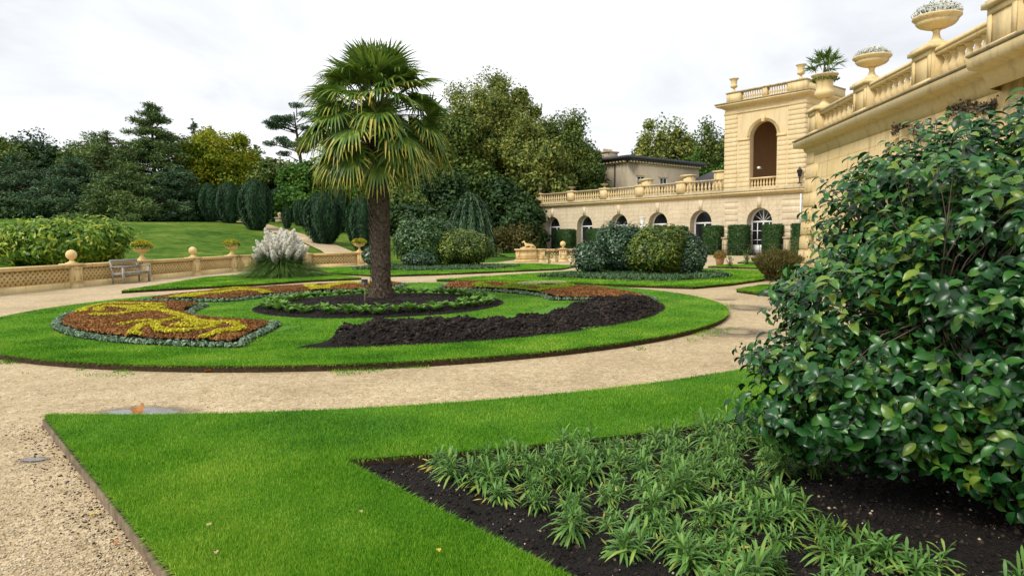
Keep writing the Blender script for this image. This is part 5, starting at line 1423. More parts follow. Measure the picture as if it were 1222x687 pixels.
for i, (u, v, wd, D, mm, lb) in enumerate([(480, 214, 70, 70, 'oak', 'rounded green tree low behind the palm trunk'), (520, 200, 70, 74, 'dark', 'dark bushy tree right of the palm trunk'), (606, 210, 70, 76, 'dark', 'dark bushy tree behind the weeping yew'),
        (560, 190, 80, 78, 'oak', 'middle storey tree under the tallest tree'), (650, 205, 60, 80, 'dark', 'dark bushy tree touching the pavilion corner'), (436, 205, 60, 72, 'bright', 'green bushy tree left of the palm trunk'), (622, 240, 56, 72, 'dark', 'dark shrubby tree beside the pavilion corner')]):
    decid('broadleaf_tree', u, D, v, wd, M[mm], lb, n=11000, clumps=26, cs=.22, low=.0, seed=60+i, zb=0 if u > 470 else None)
decid('understorey_tree', 612, 70, 262, 60, M['brown'], 'brownish twiggy thicket under the trees right of the round bushes', n=5000, clumps=18, cs=.25, low=0, seed=70, zb=0, L=.3, W=.12)
for i, (u, v, wd, D, lb) in enumerate([(8, 232, 80, 72, 'dark shrub under the far left pine'), (70, 236, 80, 74, 'dark shrub under the bluish pine'), (140, 238, 80, 74, 'dark shrub under the tallest pine'), (200, 234, 70, 76, 'dark shrub at the right foot of the pines'),
        (350, 246, 60, 78, 'dark shrub behind the small clipped cone'), (455, 248, 60, 66, 'dark shrub left behind the palm trunk'), (505, 240, 60, 68, 'dark shrub above the round bushes')]):
    decid('dark_shrub', u, D, v, wd, M['dark'], lb, n=6000, clumps=18, cs=.28, low=-.1, seed=80+i, trunk_r=.15)
# weeping yew
x, zt = at(561, 236, 60); r = empty('weeping_yew', (x, 60, 0), 0, 'dark weeping yew mound above the round bushes right of the palm', 'yew')
mb = MB(); n = 9000; d = rdir(n); d[:, 2] = np.abs(d[:, 2]); fl = 1+.1*np.cos(np.arctan2(d[:, 1], d[:, 0])*13); P_ = d*np.array([2.1, 2.1, zt])*(fl*(1-.25*rng.random(n)**2))[:, None]
mb.leaves(P_, d+.5*rdir(n), np.c_[d[:, 0]*.3, d[:, 1]*.3, -np.ones(n)]+.2*rdir(n), .45, .10)
mb.build('foliage', M['pine'], r); mb = MB(); mb.tube([(0, 0, -.2), (0, 0, zt*.7)], [.25, .1], 7); mb.build('trunk', M['bark'], r)

# trees behind the house on the right
decid('lime_tree', 796, 118, 131, 70, M['maple'], 'open yellow green tree rising behind the grey house roof', n=13000, clumps=46, cs=.13, L=.5, W=.36, seed=90, zb=0, low=.3)
decid('lime_tree', 770, 114, 172, 40, M['maple'], 'low olive tree behind the left part of the grey house roof', n=6000, clumps=20, cs=.18, L=.45, seed=91, zb=0)
decid('oak_tree', 846, 116, 138, 56, M['oak'], 'dark green tree touching the left side of the tower', n=15000, clumps=44, cs=.16, L=.45, seed=92, zb=0, low=.2)
decid('lime_tree', 829, 106, 172, 26, M['bright'], 'slim olive green tree between house roof and tower', n=6000, clumps=18, cs=.24, L=.42, seed=93, zb=0)
decid('broadleaf_tree', 852, 104, 192, 30, M['bright'], 'small bright green tree above the slate roof', n=4000, clumps=12, cs=.26, seed=94, zb=0)
decid('broadleaf_tree', 868, 120, 150, 50, M['dark'], 'dark tree mostly hidden behind the tower', n=9000, clumps=24, cs=.2, seed=95, zb=0)

# ------------------------------------------------------------------ clipped yews along the hill path
for u, vb, vt, wd, D, lb in [(385, 289, 231, 47, 54, 'largest vase shaped clipped yew on the slope left of the palm'), (303, 272, 216, 40, 62, 'vase shaped yew above the pampas grass'), (272, 269, 219, 34, 68, 'clipped yew left of the one above the pampas grass'),
        (248, 268, 220, 30, 72, 'leftmost clipped yew beside the pines'), (331, 271, 226, 24, 74, 'narrow dark yew behind the one above the pampas grass'), (357, 272, 240, 20, 70, 'small rounded yew between the largest yew and the cone'),
        (342, 272, 247, 11, 66, 'tiny clipped yew cone on the hill path'), (430, 292, 236, 34, 52, 'clipped yew partly hidden by the palm trunk'), (402, 278, 226, 30, 66, 'dark yew peeping out behind the largest yew')]:
    x, zt = at(u, vt, D); zg = hz(x, D); yew(x, D, zg, wd/2*D/F_PX, zt-zg, lb, n=6500 if wd > 20 else 2500)
# hill path: gravel ribbon laid on the slope
cl = [(424, 299, 41), (418, 296.5, 46), (400, 291, 50), (370, 284, 56), (345, 278, 60), (318, 273, 65), (290, 267, 72), (268, 264, 80)]
mb = MB(); L_ = []
for u, v, D in cl:
    x, _ = at(u, v, D); L_.append((x, D))
L_ = np.array(L_); ts = np.linspace(0, len(L_)-1, 70); px_ = np.interp(ts, range(len(L_)), L_[:, 0]); py_ = np.interp(ts, range(len(L_)), L_[:, 1])
tg = np.gradient(np.c_[px_, py_], axis=0); tg /= np.linalg.norm(tg, axis=1)[:, None]; nrm = np.c_[-tg[:, 1], tg[:, 0]]
cols = []
for o in (-1.1, -.5, 0, .5, 1.1):
    q = np.c_[px_, py_]+nrm*o; cols.append(np.c_[q, hill(q[:, 0], q[:, 1])+.05])
V_ = np.stack(cols, 1).reshape(-1, 3); I = np.arange(70*5).reshape(70, 5)
mb.add(V_, np.stack([I[:-1, :-1], I[1:, :-1], I[1:, 1:], I[:-1, 1:]], -1).reshape(-1, 4)); tag(mb.build('hill_path', M['gravel'], None, True), kind='structure')
x, _ = at(334, 262, 72); z = hz(x, 72); mb = MB(); mb.box(-.4, .4, -.25, .25, 0, .45); mb.box(-.48, .48, -.32, .32, .45, .55); mb.lathe([(.2, .55), (.12, .65), (.24, .85), (.2, 1.0), (.04, 1.08)], 12)
tag(mb.build('stone_pedestal', M['weather'], None, loc=(x, 72, z)), 'small grey stone pedestal with urn beside the hill path', 'pedestal')

# light green leafy bush behind the balustrade
x, zt = at(64, 258, 31); r = shrub('leafy_bush', x-.2, 32, hz(x, 32)-.2, 3.3, 2.3, zt-hz(x, 32)+.1, M['bamboo'], 15000, .30, .11, 'large light green leafy bush behind the left balustrade', 'bush', lumps=22)
# blue-green low plant beside
# ------------------------------------------------------------------ round bushes
def bush(u, v, D, wpx, vt, m, n, label, L=.13, W=.07, lumps=16, dep=.8):
    x, zt = at(u, vt, D); rx = wpx/2*D/F_PX
    return shrub('round_bush', x, D, 0.05, rx, rx*dep, zt, M[m], n, L, W, label, 'bush', lumps=lumps, zlow=-.97)
bush(507, 320, 38.5, 88, 262, 'shrub', 17000, 'large rounded glossy bush just right of the palm trunk', L=.17, W=.09, lumps=20)
bush(553, 320, 38, 78, 274, 'shrub3', 14000, 'lower rounded bush right of the large glossy one', L=.16, W=.08)
bush(448, 320, 40, 34, 294, 'shrub2', 5000, 'small dark bush half hidden by the palm trunk', L=.16, W=.08, lumps=10)
bush(501, 322, 36.8, 46, 300, 'shrub2', 5000, 'low darker bush at the foot of the large glossy bush', L=.16, W=.08, lumps=10)
bush(708, 332, 27.8, 50, 287, 'shrub2', 9000, 'leftmost small bluish bush of the cluster on the bush lawn', L=.12, W=.065)
bush(741, 334, 28.2, 70, 270, 'shrub2', 15000, 'tall dark bluish bush in the middle of the cluster', L=.12, W=.065, lumps=20)
bush(789, 336, 26.9, 84, 268.5, 'shrub3', 19000, 'yellowish green rounded bush in the cluster centre', L=.12, W=.065, lumps=22)
bush(824, 334, 26.6, 40, 284, 'shrub2', 7000, 'rightmost dark bluish bush of the cluster', L=.12, W=.065)
bush(760, 336, 29.6, 60, 276, 'shrub', 7000, 'dark glossy bush at the back of the cluster', L=.12, W=.065)
# white finial behind the cluster
x, zt = at(767, 259, 36); wr = campana('white_urn', .20, .9, M['white'], 'small white urn finial showing above the bush cluster', loc=(x, 36, zt-.9)); mb = MB(); mb.box(-.22, .22, -.22, .22, 0, zt-.9); o = mb.build('stone_pedestal', M['stone'], None, loc=(x, 36, 0)); tag(o, 'cream stone pedestal hidden behind the bush cluster under the white urn', 'pedestal')
# brown feathery shrub by the corner of the wing
x, zt = at(928, 296, 24.5); r = empty('feathery_shrub', (x, 24.5, 0), 0, 'brownish feathery shrub left of the terrace wing corner', 'shrub')
mb = MB(); n = 9000; a = rng.random(n)*6.28; t = rng.random(n)**.7; sp_ = .25+.75*rng.random(n)
P_ = np.c_[np.cos(a)*(.35+.65*t)*sp_*.95, np.sin(a)*(.35+.65*t)*sp_*.85, t*zt*(1.05-.35*sp_)]; T = np.c_[np.cos(a)*sp_, np.sin(a)*sp_, 1.1*np.ones(n)]+.25*rdir(n)
mb.leaves(P_, rdir(n), T, .20, .022); mb.build('foliage', M['brown'], r)
# rose-like wisps
def wisp(x, y, z, h, n, label, m='shrub3', L=.09, W=.045, spread=.35, name='climbing_plant'):
    r = empty(name, (x, y, z), rng.random()*6, label, 'plant'); st_ = MB(); lf = MB()
    for i in range(n):
        a = rng.random()*6.28; q = spread*rng.random(); hh = h*(.55+.5*rng.random()); pts_ = [(0, 0, 0), (q*.5*math.cos(a), q*.5*math.sin(a), hh*.5), (q*math.cos(a+.3), q*math.sin(a+.3), hh)]
        st_.tube(pts_, [.012, .009, .004], 4, False); k = int(26*h); t = rng.random(k)
        P_ = np.array([np.interp(t, [0, .5, 1], [p[j] for p in pts_]) for j in range(3)]).T+rng.normal(size=(k, 3))*.06; lf.leaves(P_, rdir(k)+np.array([0, 0, .5]), rdir(k), L, W)
    st_.build('stem', M['bark'], r); lf.build('leaves', M[m], r); return r
for u, vt, D, h, n, lb in [(974, 268, 24.6, 2.2, 14, 'climbing plant with pale shoots against the foot of the terrace wing'), (891, 296, 36, 1.1, 10, 'rose bush with thin stems right of the terracotta pot'), (923, 288, 40, 1.4, 12, 'rose bush in front of the tower door hedge'),
        (872, 304, 34, .8, 7, 'small rose bush beside the terracotta pot'), (740, 300, 40, .9, 8, 'thin rose stems in front of the low lattice'), (655, 302, 43, .9, 6, 'sparse rose stems in front of the greyhound plinth'), (712, 300, 42, 1.0, 10, 'yellowish rose stems at the ball finial'), (948, 292, 33, 1.5, 14, 'leafy rose bush left of the terrace wing foot')]:
    x, _ = at(u, vt, D); wisp(x, D, 0, h, n, lb)
# terracotta pot with dome bush
x, y = gxy(859, 317.5); pt = empty('terracotta_pot', (x, y, 0), 0, 'terracotta pot on the gravel before the tower', 'pot')
mb = MB(); mb.lathe([(.17, 0), (.24, .40), (.25, .42), (.28, .42), (.28, .50), (.22, .50), (.2, .44)], 20); mb.build('body', M['terra'], pt)
mb = MB(); ellipsoid_leaves(mb, (0, 0, 0), (.34, .34, .34), 2600, .06, .035, .3, noise_amp=.06, zmin=-.2); o = mb.build('dome_bush', M['domebush'], None, loc=(x, y, .52)); tag(o, 'clipped orange brown dome bush growing in the terracotta pot', 'bush')
# dark ironwork and hoops near the low lattice
x, y = gxy(674, 312.3); ib = empty('iron_seat', (x, y-.6, 0), .1, 'black wrought iron seat in front of the low lattice balustrade', 'seat')
mb = MB()
for q in (-.6, .6): mb.tube([(q, .25, 0), (q, .25, .45), (q, .32, .95)], .02, 5); mb.tube([(q, -.25, 0), (q, -.25, .45), (q, .25, .45)], .02, 5)
mb.build('frame', M['iron'], ib); mb = MB()
for j in range(9): mb.box(-.6, .6, -.25+j*.058, -.22+j*.058, .45, .465)
mb.build('seat', M['iron'], ib); mb = MB()
for j in range(10): mb.tube([(-.6+j*.133, .26, .47), (-.53+j*.133, .30, .7), (-.6+j*.133, .33, .93)], .011, 4)
mb.tube([(-.6, .33, .95), (.6, .33, .95)], .02, 5); mb.build('backrest', M['iron'], ib)
fn_ = empty('wire_fence', local(pav, 21.0, -1.6, 0), eF, 'low dark wire rail in front of the hedge blocks', 'fence')
mb = MB()
for z in (.45, .9): mb.tube([(0, 0, z), (9.5, 0, z)], .018, 4)
mb.build('rail', M['iron'], fn_)
for j in range(6):
    mb = MB(); mb.tube([(j*1.9, 0, 0), (j*1.9, 0, .95)], .025, 5); mb.build('post', M['iron'], fn_)

# ground-cover plants in the outer beds (blue-green iris-like tufts)
def bedtufts(name, poly, n, h, m, label):
    p = np.array(poly); x = p[:, 0].min()+rng.random(n)*np.ptp(p[:, 0]); y = p[:, 1].min()+rng.random(n)*np.ptp(p[:, 1]); k = inpoly(x, y, poly); x, y = x[k], y[k]; n = len(x)
    mb = MB(); per = 10; i = np.repeat(np.arange(n), per); d = rdir(len(i)); d[:, 2] = np.abs(d[:, 2])+.35; d = unit(d)
    P_ = np.c_[x[i], y[i], np.full(len(i), LZ+.01)]+d*(h*.5)*(.6+.6*rng.random((len(i), 1))); mb.leaves(P_, rdir(len(i)), d, h*.9, .05)
    tag(mb.build(name, M['bedgreen'], None), label, 'bedding plants', kind='stuff')
bedtufts('bush_bed_plants', wob(pxs([(640, 331), (700, 333), (760, 335.7), (800, 336.2), (872, 331.3), (860, 327), (760, 327), (690, 328)])), 1500, .22, 'silver', 'grey green bedding plants under the bush cluster')
bedtufts('far_bed_plants', wob(pxs([(418, 322), (500, 323.5), (580, 321.8), (620, 318.8), (560, 317), (450, 318)])), 1400, .22, 'silver', 'grey green bedding plants around the round glossy bushes')

# ------------------------------------------------------------------ pampas grass
xp, yp = gxy(334, 330.5, LZ)
pg = empty('pampas_grass', (xp, yp+.3, LZ), 0, 'big white plumed pampas grass clump on the lawn behind the round lawn', 'grass clump')
mb = MB(); n = 7500
a = rng.random(n)*6.283; el = R(34)+R(54)*rng.random(n)**.8; Lb = 1.3+.7*rng.random(n)
K = 6; ts = np.linspace(0, 1, K); vs = []; 
for i in range(n):
    ca, sa = math.cos(a[i]), math.sin(a[i]); r0 = .35*rng.random(); hor = ts*math.cos(el[i])*Lb[i]+.35*ts**2*Lb[i]; ver = ts*math.sin(el[i])*Lb[i]-.75*ts**2.2*Lb[i]*(.5+.5*math.cos(el[i]))
    w_ = .024*(1-ts*.9); x = (r0+hor)*ca; y = (r0+hor)*sa
    vs.append(np.stack([np.c_[x-sa*w_, y+ca*w_, np.maximum(ver, .0)], np.c_[x+sa*w_, y-ca*w_, np.maximum(ver, .0)]], 1).reshape(-1, 3))
V_ = np.concatenate(vs); b0 = np.arange(n)[:, None]*(2*K)+np.arange(K-1)[None]*2; b0 = b0.ravel()
mb.add(V_, np.stack([b0, b0+1, b0+3, b0+2], 1)); mb.build('leaf_blades', M['pampasleaf'], pg)
def plume_mesh(i):
    mb = MB(); n = 620; t = rng.random(n); rad = .125*np.sin(np.pi*np.clip(t*.92+.08, 0, 1))**.7*(1-.2*t); a = rng.random(n)*6.28; q = rng.random(n)**.4
    P_ = np.c_[np.cos(a)*rad*q, np.sin(a)*rad*q, t*.62]; P_[:, 0] += .10*t*t
    mb.leaves(P_, rdir(n), np.c_[np.cos(a)*.35, np.sin(a)*.35, np.ones(n)]+.25*rdir(n), .11, .034)
    return mb
pm = [plume_mesh(i) for i in range(4)]; po = []
for i in range(96):
    el = R(90)-R(66)*math.sqrt((i+.5)/96); az_ = i*2.39996; rr_ = 1.38+.15*rng.normal()
    hx = math.cos(el)*rr_*.88; hz_ = .14+math.sin(el)*(rr_)*.98
    if i >= 91: el = R(12); hx = 1.35; hz_ = .55+.25*rng.random()
    if i < 4: o = pm[i].build('plume', M['plume'], pg); po.append(o)
    else: o = bpy.data.objects.new('plume', po[i % 4].data); COL.objects.link(o); o.parent = pg
    o.location = (hx*math.cos(az_)*.64, hx*math.sin(az_)*.64, hz_*1.06-.30*math.sin(el)); tilt = (math.pi/2-el)*.42+rng.normal()*.06
    o.rotation_euler = Euler((0, tilt, az_), 'XYZ'); s = .9+.25*rng.random(); o.scale = (s, s, s)
mb = MB()
for i in range(0, 96):
    el = R(90)-R(66)*math.sqrt((i+.5)/96); az_ = i*2.39996; mb.tube([(.1*math.cos(az_), .1*math.sin(az_), 0), (math.cos(el)*.85*math.cos(az_), math.cos(el)*.85*math.sin(az_), .3+math.sin(el)*1.25)], .007, 4, False)
mb.build('stalks', M['pampasleaf'], pg)

# ------------------------------------------------------------------ palm
palm = empty('fan_palm', (C0[0]-.02, C0[1], LZ+.15), 0, 'tall windmill fan palm with a shaggy trunk in the middle of the round lawn', 'palm tree')
mb = MB(); hts = np.linspace(0, 4.7, 48); seg = 22
vs = []
for i, h in enumerate(hts):
    rb = np.interp(h, [0, .12, .5, 2.5, 3.4, 4.2, 4.7], [.33, .30, .205, .215, .25, .22, .12])
    for j in range(seg):
        a = 6.283*j/seg; q = rb*(1+.10*(vn(np.array(a*3.2+9), np.array(h*9.), 3)-.5)+.05*math.sin(h*42+j*2.1)); vs.append((q*math.cos(a)+.03*math.sin(h*1.1), q*math.sin(a), h-.1))
mb.add(vs, [(i*seg+j, i*seg+(j+1) % seg, (i+1)*seg+(j+1) % seg, (i+1)*seg+j) for i in range(47) for j in range(seg)])
n = 17000; h = rng.random(n)*4.5; a = rng.random(n)*6.283; rb = np.interp(h, [0, .12, .5, 2.5, 3.4, 4.2, 4.7], [.33, .30, .205, .215, .25, .22, .12])
rb = rb*(.97+.12*rng.random(n)); P_ = np.c_[rb*np.cos(a)+.03*np.sin(h*1.1), rb*np.sin(a), h-.08]
mb.leaves(P_, np.c_[np.cos(a), np.sin(a), .3*np.ones(n)]+.4*rdir(n), np.c_[np.cos(a)*.4, np.sin(a)*.4, np.where(rng.random(n) < .6, 1, -1)]+.45*rdir(n), .11*(.5+rng.random(n)), .014)
n = 700; h = (np.arange(n)/n)*4.5; a = np.arange(n)*2.39996; rb = np.interp(h, [0, .12, .5, 2.5, 3.4, 4.2, 4.7], [.33, .30, .205, .215, .25, .22, .12])
P_ = np.c_[(rb+.025)*np.cos(a), (rb+.025)*np.sin(a), h-.04]; mb.leaves(P_, np.c_[np.cos(a), np.sin(a), -.4*np.ones(n)], np.c_[np.cos(a)*.5, np.sin(a)*.5, np.ones(n)], .13, .07)
mb.build('trunk', M['fibre'], palm)
def frond(azim, elev, zb, pet, fan, old, nseg=36):
    tw = rng.normal()*.38; ctw, stw = math.cos(tw), math.sin(tw); big = rng.random()
    """one fan leaf as a mesh in palm coordinates; returns leaf MB and tip MB"""
    g = MB(); yl = MB()
    ca, sa = math.cos(azim), math.sin(azim)
    def W_(r_, s_, z_): return (r_*ca-s_*sa, r_*sa+s_*ca, z_)
    # petiole arc
    p = []; K = 6; sag = .10+.25*max(0, math.cos(elev))
    for i in range(K+1):
        t = i/K; rr_ = .15+pet*t*math.cos(elev); zz = zb+pet*t*math.sin(elev)-sag*pet*t*t*.6; p.append((rr_, zz))
    g.tube([W_(r_, 0, z_) for r_, z_ in p], [.016]*K+[.010], 5, False)
    hub = p[-1]; dir_e = math.atan2(p[-1][1]-p[-2][1], p[-1][0]-p[-2][0])-.25
    ux, uz = math.cos(dir_e), math.sin(dir_e)          # outward along petiole
    nx_, nz_ = -uz, ux                                   # leaf plane normal (up)
    span = R(305)
    for j in range(nseg):
        t = (j+.5)/nseg; th = -span/2+span*t
        L = fan*(.80+.20*math.cos(th*.8))*(.93+.14*rng.random()); st = 5; L *= (1-.12*(abs(th) > R(120)))
        w0 = .012; wm = 2.1*math.sin(span/nseg/2)*L*.42
        c1, s1 = math.cos(th), math.sin(th); cup = .22
        pts_ = []; droop = (.05+.50*rng.random()*(.5+big)*(1 if not old else 1.2))*(.35+.65*(elev < .9))
        for k in range(st+1):
            q = k/st; rr_ = L*q
            lx = ux*c1*rr_+nx_*s1*rr_*stw; ls = s1*rr_*ctw; lz = uz*c1*rr_+nz_*s1*rr_*stw
            up = cup*rr_*(1-c1)*.5+.05*math.sin(q*3)
            px = hub[0]+lx+nx_*up; pz = hub[1]+lz+nz_*up-droop*max(0, q-.45)**1.7*L*1.9
            shr = 1-.25*max(0, q-.5)*droop*2
            pts_.append((px, ls*shr, pz))
        # width direction is tangential in the leaf plane
        tx, ts_, tz = -ux*s1, c1, -uz*s1
        wd = [w0, wm*.80, wm*.86, wm*.58, wm*.34, .003]
        V = []
        for k in range(st+1):
            a_ = pts_[k]; ww = wd[k]; fo = ww*.55
            V += [W_(a_[0]-tx*ww, a_[1]-ts_*ww, a_[2]-tz*ww), W_(a_[0]+nx_*-fo, a_[1], a_[2]+nz_*-fo), W_(a_[0]+tx*ww, a_[1]+ts_*ww, a_[2]+tz*ww)]
        F = []
        for k in range(st): F += [(3*k, 3*k+1, 3*k+4, 3*k+3), (3*k+1, 3*k+2, 3*k+5, 3*k+4)]
        cut = st if not old else (4 if rng.random() < .75 else 3)
        if not old or rng.random() < .15: g.add(V, F)
        else:
            g.add(V[:3*(cut+1)], F[:2*cut]); yl.add(V[3*cut:], [tuple(x-3*cut for x in f) for f in F[2*cut:]])
    return g, yl
NF = 92
for i in range(NF):
    t = (i+.5)/NF
    az_ = i*2.39996+rng.normal()*.12
    elev = R(86)-R(118)*t**1.08+rng.normal()*.10
    zb_ = 4.70-.80*t**1.2
    pet = float(np.interp(t, [0, .25, .6, .85, 1], [.84, .90, 1.16, 1.12, .9]))*(.9+.2*rng.random())
    fan = .70+.12*rng.random()
    old = t > .36 and rng.random() < (.25+.8*(t-.42)/.58)
    g, yl = frond(az_, elev, zb_, pet, fan, old)
    nf = sum(len(f) for f in g.f)
    if yl.v:
        base = g.n
        for v in yl.v: g.v.append(v)
        for f in yl.f: g.f.append(f+base)
    o = g.build('frond', M['palmleaf'], palm); o.data.materials.append(M['palmold'])
    mi = np.zeros(len(o.data.polygons), np.int32); mi[nf:] = 1; o.data.polygons.foreach_set('material_index', mi)
mb = MB(); n = 900; h = 3.6+rng.random(n)*.95; a = rng.random(n)*6.283; q = .2+.3*rng.random(n)
mb.leaves(np.c_[q*np.cos(a), q*np.sin(a), h], rdir(n), np.c_[np.cos(a), np.sin(a), .6*rng.normal(size=n)], .5, .02); mb.build('old_leaf_stalks', M['fibre'], palm)

# small palm in the parapet urn
sl = local(wing, .3, .72, 6.17+1.02); spm = empty('small_palm', sl, 0, 'small spiky palm growing out of the bell urn on the parapet corner', 'palm')
mb = MB(); mb.tube([(0, 0, 0), (0, 0, .42)], [.07, .055], 8); mb.build('trunk', M['fibre'], spm); mb = MB()
for i in range(18):
    a = i*2.4; el = R(78)-R(85)*i/18; n = 12
    for j in range(n):
        th = (j/(n-1)-.5)*1.5; d0 = np.array([math.cos(a+th*.8)*math.cos(el), math.sin(a+th*.8)*math.cos(el), math.sin(el)-.15*abs(th)]); c = np.array([0, 0, .42])+np.array([math.cos(a)*math.cos(el), math.sin(a)*math.cos(el), math.sin(el)])*.22
        mb.leaves((c+d0*.3)[None], rdir(1)+np.array([0, 0, 1.]), d0[None], .62, .05)
mb.build('fronds', M['palmleaf'], spm)
herb('trailing_plant', M['shrub3'], (sl[0], sl[1], sl[2]-.05), .44, .14, 500, 'low green trailing plants round the rim of the palm urn', L=.09, W=.05)

# ------------------------------------------------------------------ foreground bedding tufts
def tuft_mesh(seed):
    mb = MB(); rs = np.random.default_rng(seed); ns = 5+rs.integers(0, 3)
    for s_ in range(ns):
        a0 = rs.random()*6.28; tilt = .2+.75*rs.random(); hh = .07+.07*rs.random()
        top = np.array([math.cos(a0)*tilt*hh*1.2, math.sin(a0)*tilt*hh*1.2, hh]); base = np.array([math.cos(a0)*.02, math.sin(a0)*.02, 0])
        mb.tube([tuple(base), tuple((base+top)/2), tuple(top)], [.004, .0035, .003], 4, False)
        nl = 17
        for k in range(nl):
            t = (k+.5)/nl; o = base+(top-base)*(.25+.75*t); az = k*2.4+rs.random()*.6; L = (.105+.055*rs.random())*(1.1-.3*t); e0 = R(10)+R(62)*t**1.4+rs.normal()*.12
            w_ = .0055+.0022*rs.random(); ca, sa = math.cos(az), math.sin(az); V = []
            for q, ww in ((0, .35), (.3, .8), (.62, 1.0), (.85, .65), (1.0, .05)):
                r_ = q*L*math.cos(e0); z_ = q*L*math.sin(e0)-.80*L*q*q*math.cos(e0)*.9; W = w_*ww; p = o+np.array([r_*ca, r_*sa, z_])
                V += [p+np.array([-sa*W, ca*W, W*.35]), p, p+np.array([sa*W, -ca*W, W*.35])]
            mb.add(V, [(3*i+j, 3*i+j+1, 3*i+j+4, 3*i+j+3) for i in range(4) for j in range(2)])
    return mb
tp = []; placed = []
TL = 'leafy green bedding tuft in the dark soil of the near bed'
bare = lambda x, y: (x-bt0[0])*(-dT[1])+(y-bt0[1])*dT[0]
cand = []
ga_, gb_ = gxy(850, 574), gxy(1120, 690)
tries = 0
while len(cand) < 145 and tries < 40000:
    tries += 1
    x = -1.0+rng.random()*5.4; y = 2.55+rng.random()*5.2
    if not inpoly(np.array([x]), np.array([y]), bedB)[0]: continue
    off = abs((x-bt0[0])*dT[1]-(y-bt0[1])*dT[0])            # distance from the slanting lawn edge
    if off < .38+.12*rng.random(): continue
    if math.hypot(x-C0[0], y-C0[1]) < 12.02: continue
    if math.hypot(x-2.95, (y-4.15)*1.0) < .95 and y < 4.9: continue      # bare soil under the big bush
    if y < ga_[1] and (x-ga_[0])*(gb_[1]-ga_[1])-(y-ga_[1])*(gb_[0]-ga_[0]) < 0: continue
    if any((x-a)**2+(y-b2)**2 < (.20)**2 for a, b2 in cand): continue
    cand.append((x, y))
for i, (x, y) in enumerate(cand):
    if i < 7:
        o = tuft_mesh(100+i).build('bedding_plant', M['wallfl']); tag(o, TL, 'bedding plant', 'leafy tufts planted in the near bed'); tp.append(o)
    else:
        o = tp[i % 7].copy(); COL.objects.link(o)
    s = .72+.62*rng.random()**1.3; o.location = (x, y, .02); o.scale = (s, s, s*(.9+.25*rng.random())); o.rotation_euler = (rng.normal()*.14, rng.normal()*.14, rng.random()*6.28)
# fading yellow leaves under the tufts
mb = MB(); n = 900; i = rng.integers(0, len(cand), n); c = np.array(cand)[i]; a = rng.random(n)*6.28; q = .05+.12*rng.random(n)
mb.leaves(np.c_[c[:, 0]+np.cos(a)*q, c[:, 1]+np.sin(a)*q, .045+.03*rng.random(n)], rdir(n)+np.array([0, 0, 1.2]), np.c_[np.cos(a), np.sin(a), -.2*np.ones(n)], .07, .014)
tag(mb.build('faded_leaves', M['palmold']), 'yellowed old leaves lying under the bedding tufts', 'dead leaves', kind='stuff')

# ------------------------------------------------------------------ big camellia at the right
cam_b = empty('camellia_bush', (3.0, 4.3, .03), 0, 'huge glossy dark green camellia bush filling the right side', 'bush')
blobs = [((3.75, 4.75, 1.32), (1.60, 1.45, 1.20)), ((2.62, 4.35, .92), (.92, .95, .66)), ((3.3, 4.2, 1.12), (1.12, 1.0, .95)), ((3.05, 4.7, 1.6), (.80, .85, .70)), ((4.1, 4.6, 1.9), (1.1, 1.0, .74)), ((2.35, 4.25, .74), (.66, .7, .46)), ((3.5, 3.95, .82), (1.0, .72, .60)), ((2.9, 4.0, .66), (.85, .6, .45)), ((2.15, 4.2, .66), (.70, .6, .42)), ((3.3, 3.75, .62), (1.0, .6, .44)), ((3.05, 3.55, .54), (.80, .48, .46)), ((3.9, 3.7, .8), (.9, .6, .6))]
def cam_leaves(Pn, Nn, Tn, L, W):
    """folded, pointed, gently curled leaves: 4 stations x 3"""
    n = len(Pn); N = unit(Nn); T = unit(Tn-(Tn*N).sum(1)[:, None]*N); B = np.cross(N, T)
    st = [(-.5, .08, 0), (-.28, .40, .03), (.0, .5, .02), (.28, .36, -.06), (.5, .02, -.20)]
    V = []
    for q, ww, dz in st:
        p = Pn+T*(q*L)[:, None]+N*(dz*L)[:, None]
        V += [p+B*(W*ww)[:, None]+N*(W*ww*.45)[:, None], p, p-B*(W*ww)[:, None]+N*(W*ww*.45)[:, None]]
    V = np.stack(V, 1).reshape(-1, 3); f = np.array([(3*i+j, 3*i+j+1, 3*i+j+4, 3*i+j+3) for i in range(4) for j in range(2)])
    mb = MB(); mb.add(V, (f[None]+(np.arange(n)*15)[:, None, None]).reshape(-1, 4)); return mb
PP, NN, TT, tipsC = [], [], [], []
off = np.array([3.0, 4.3, .03])
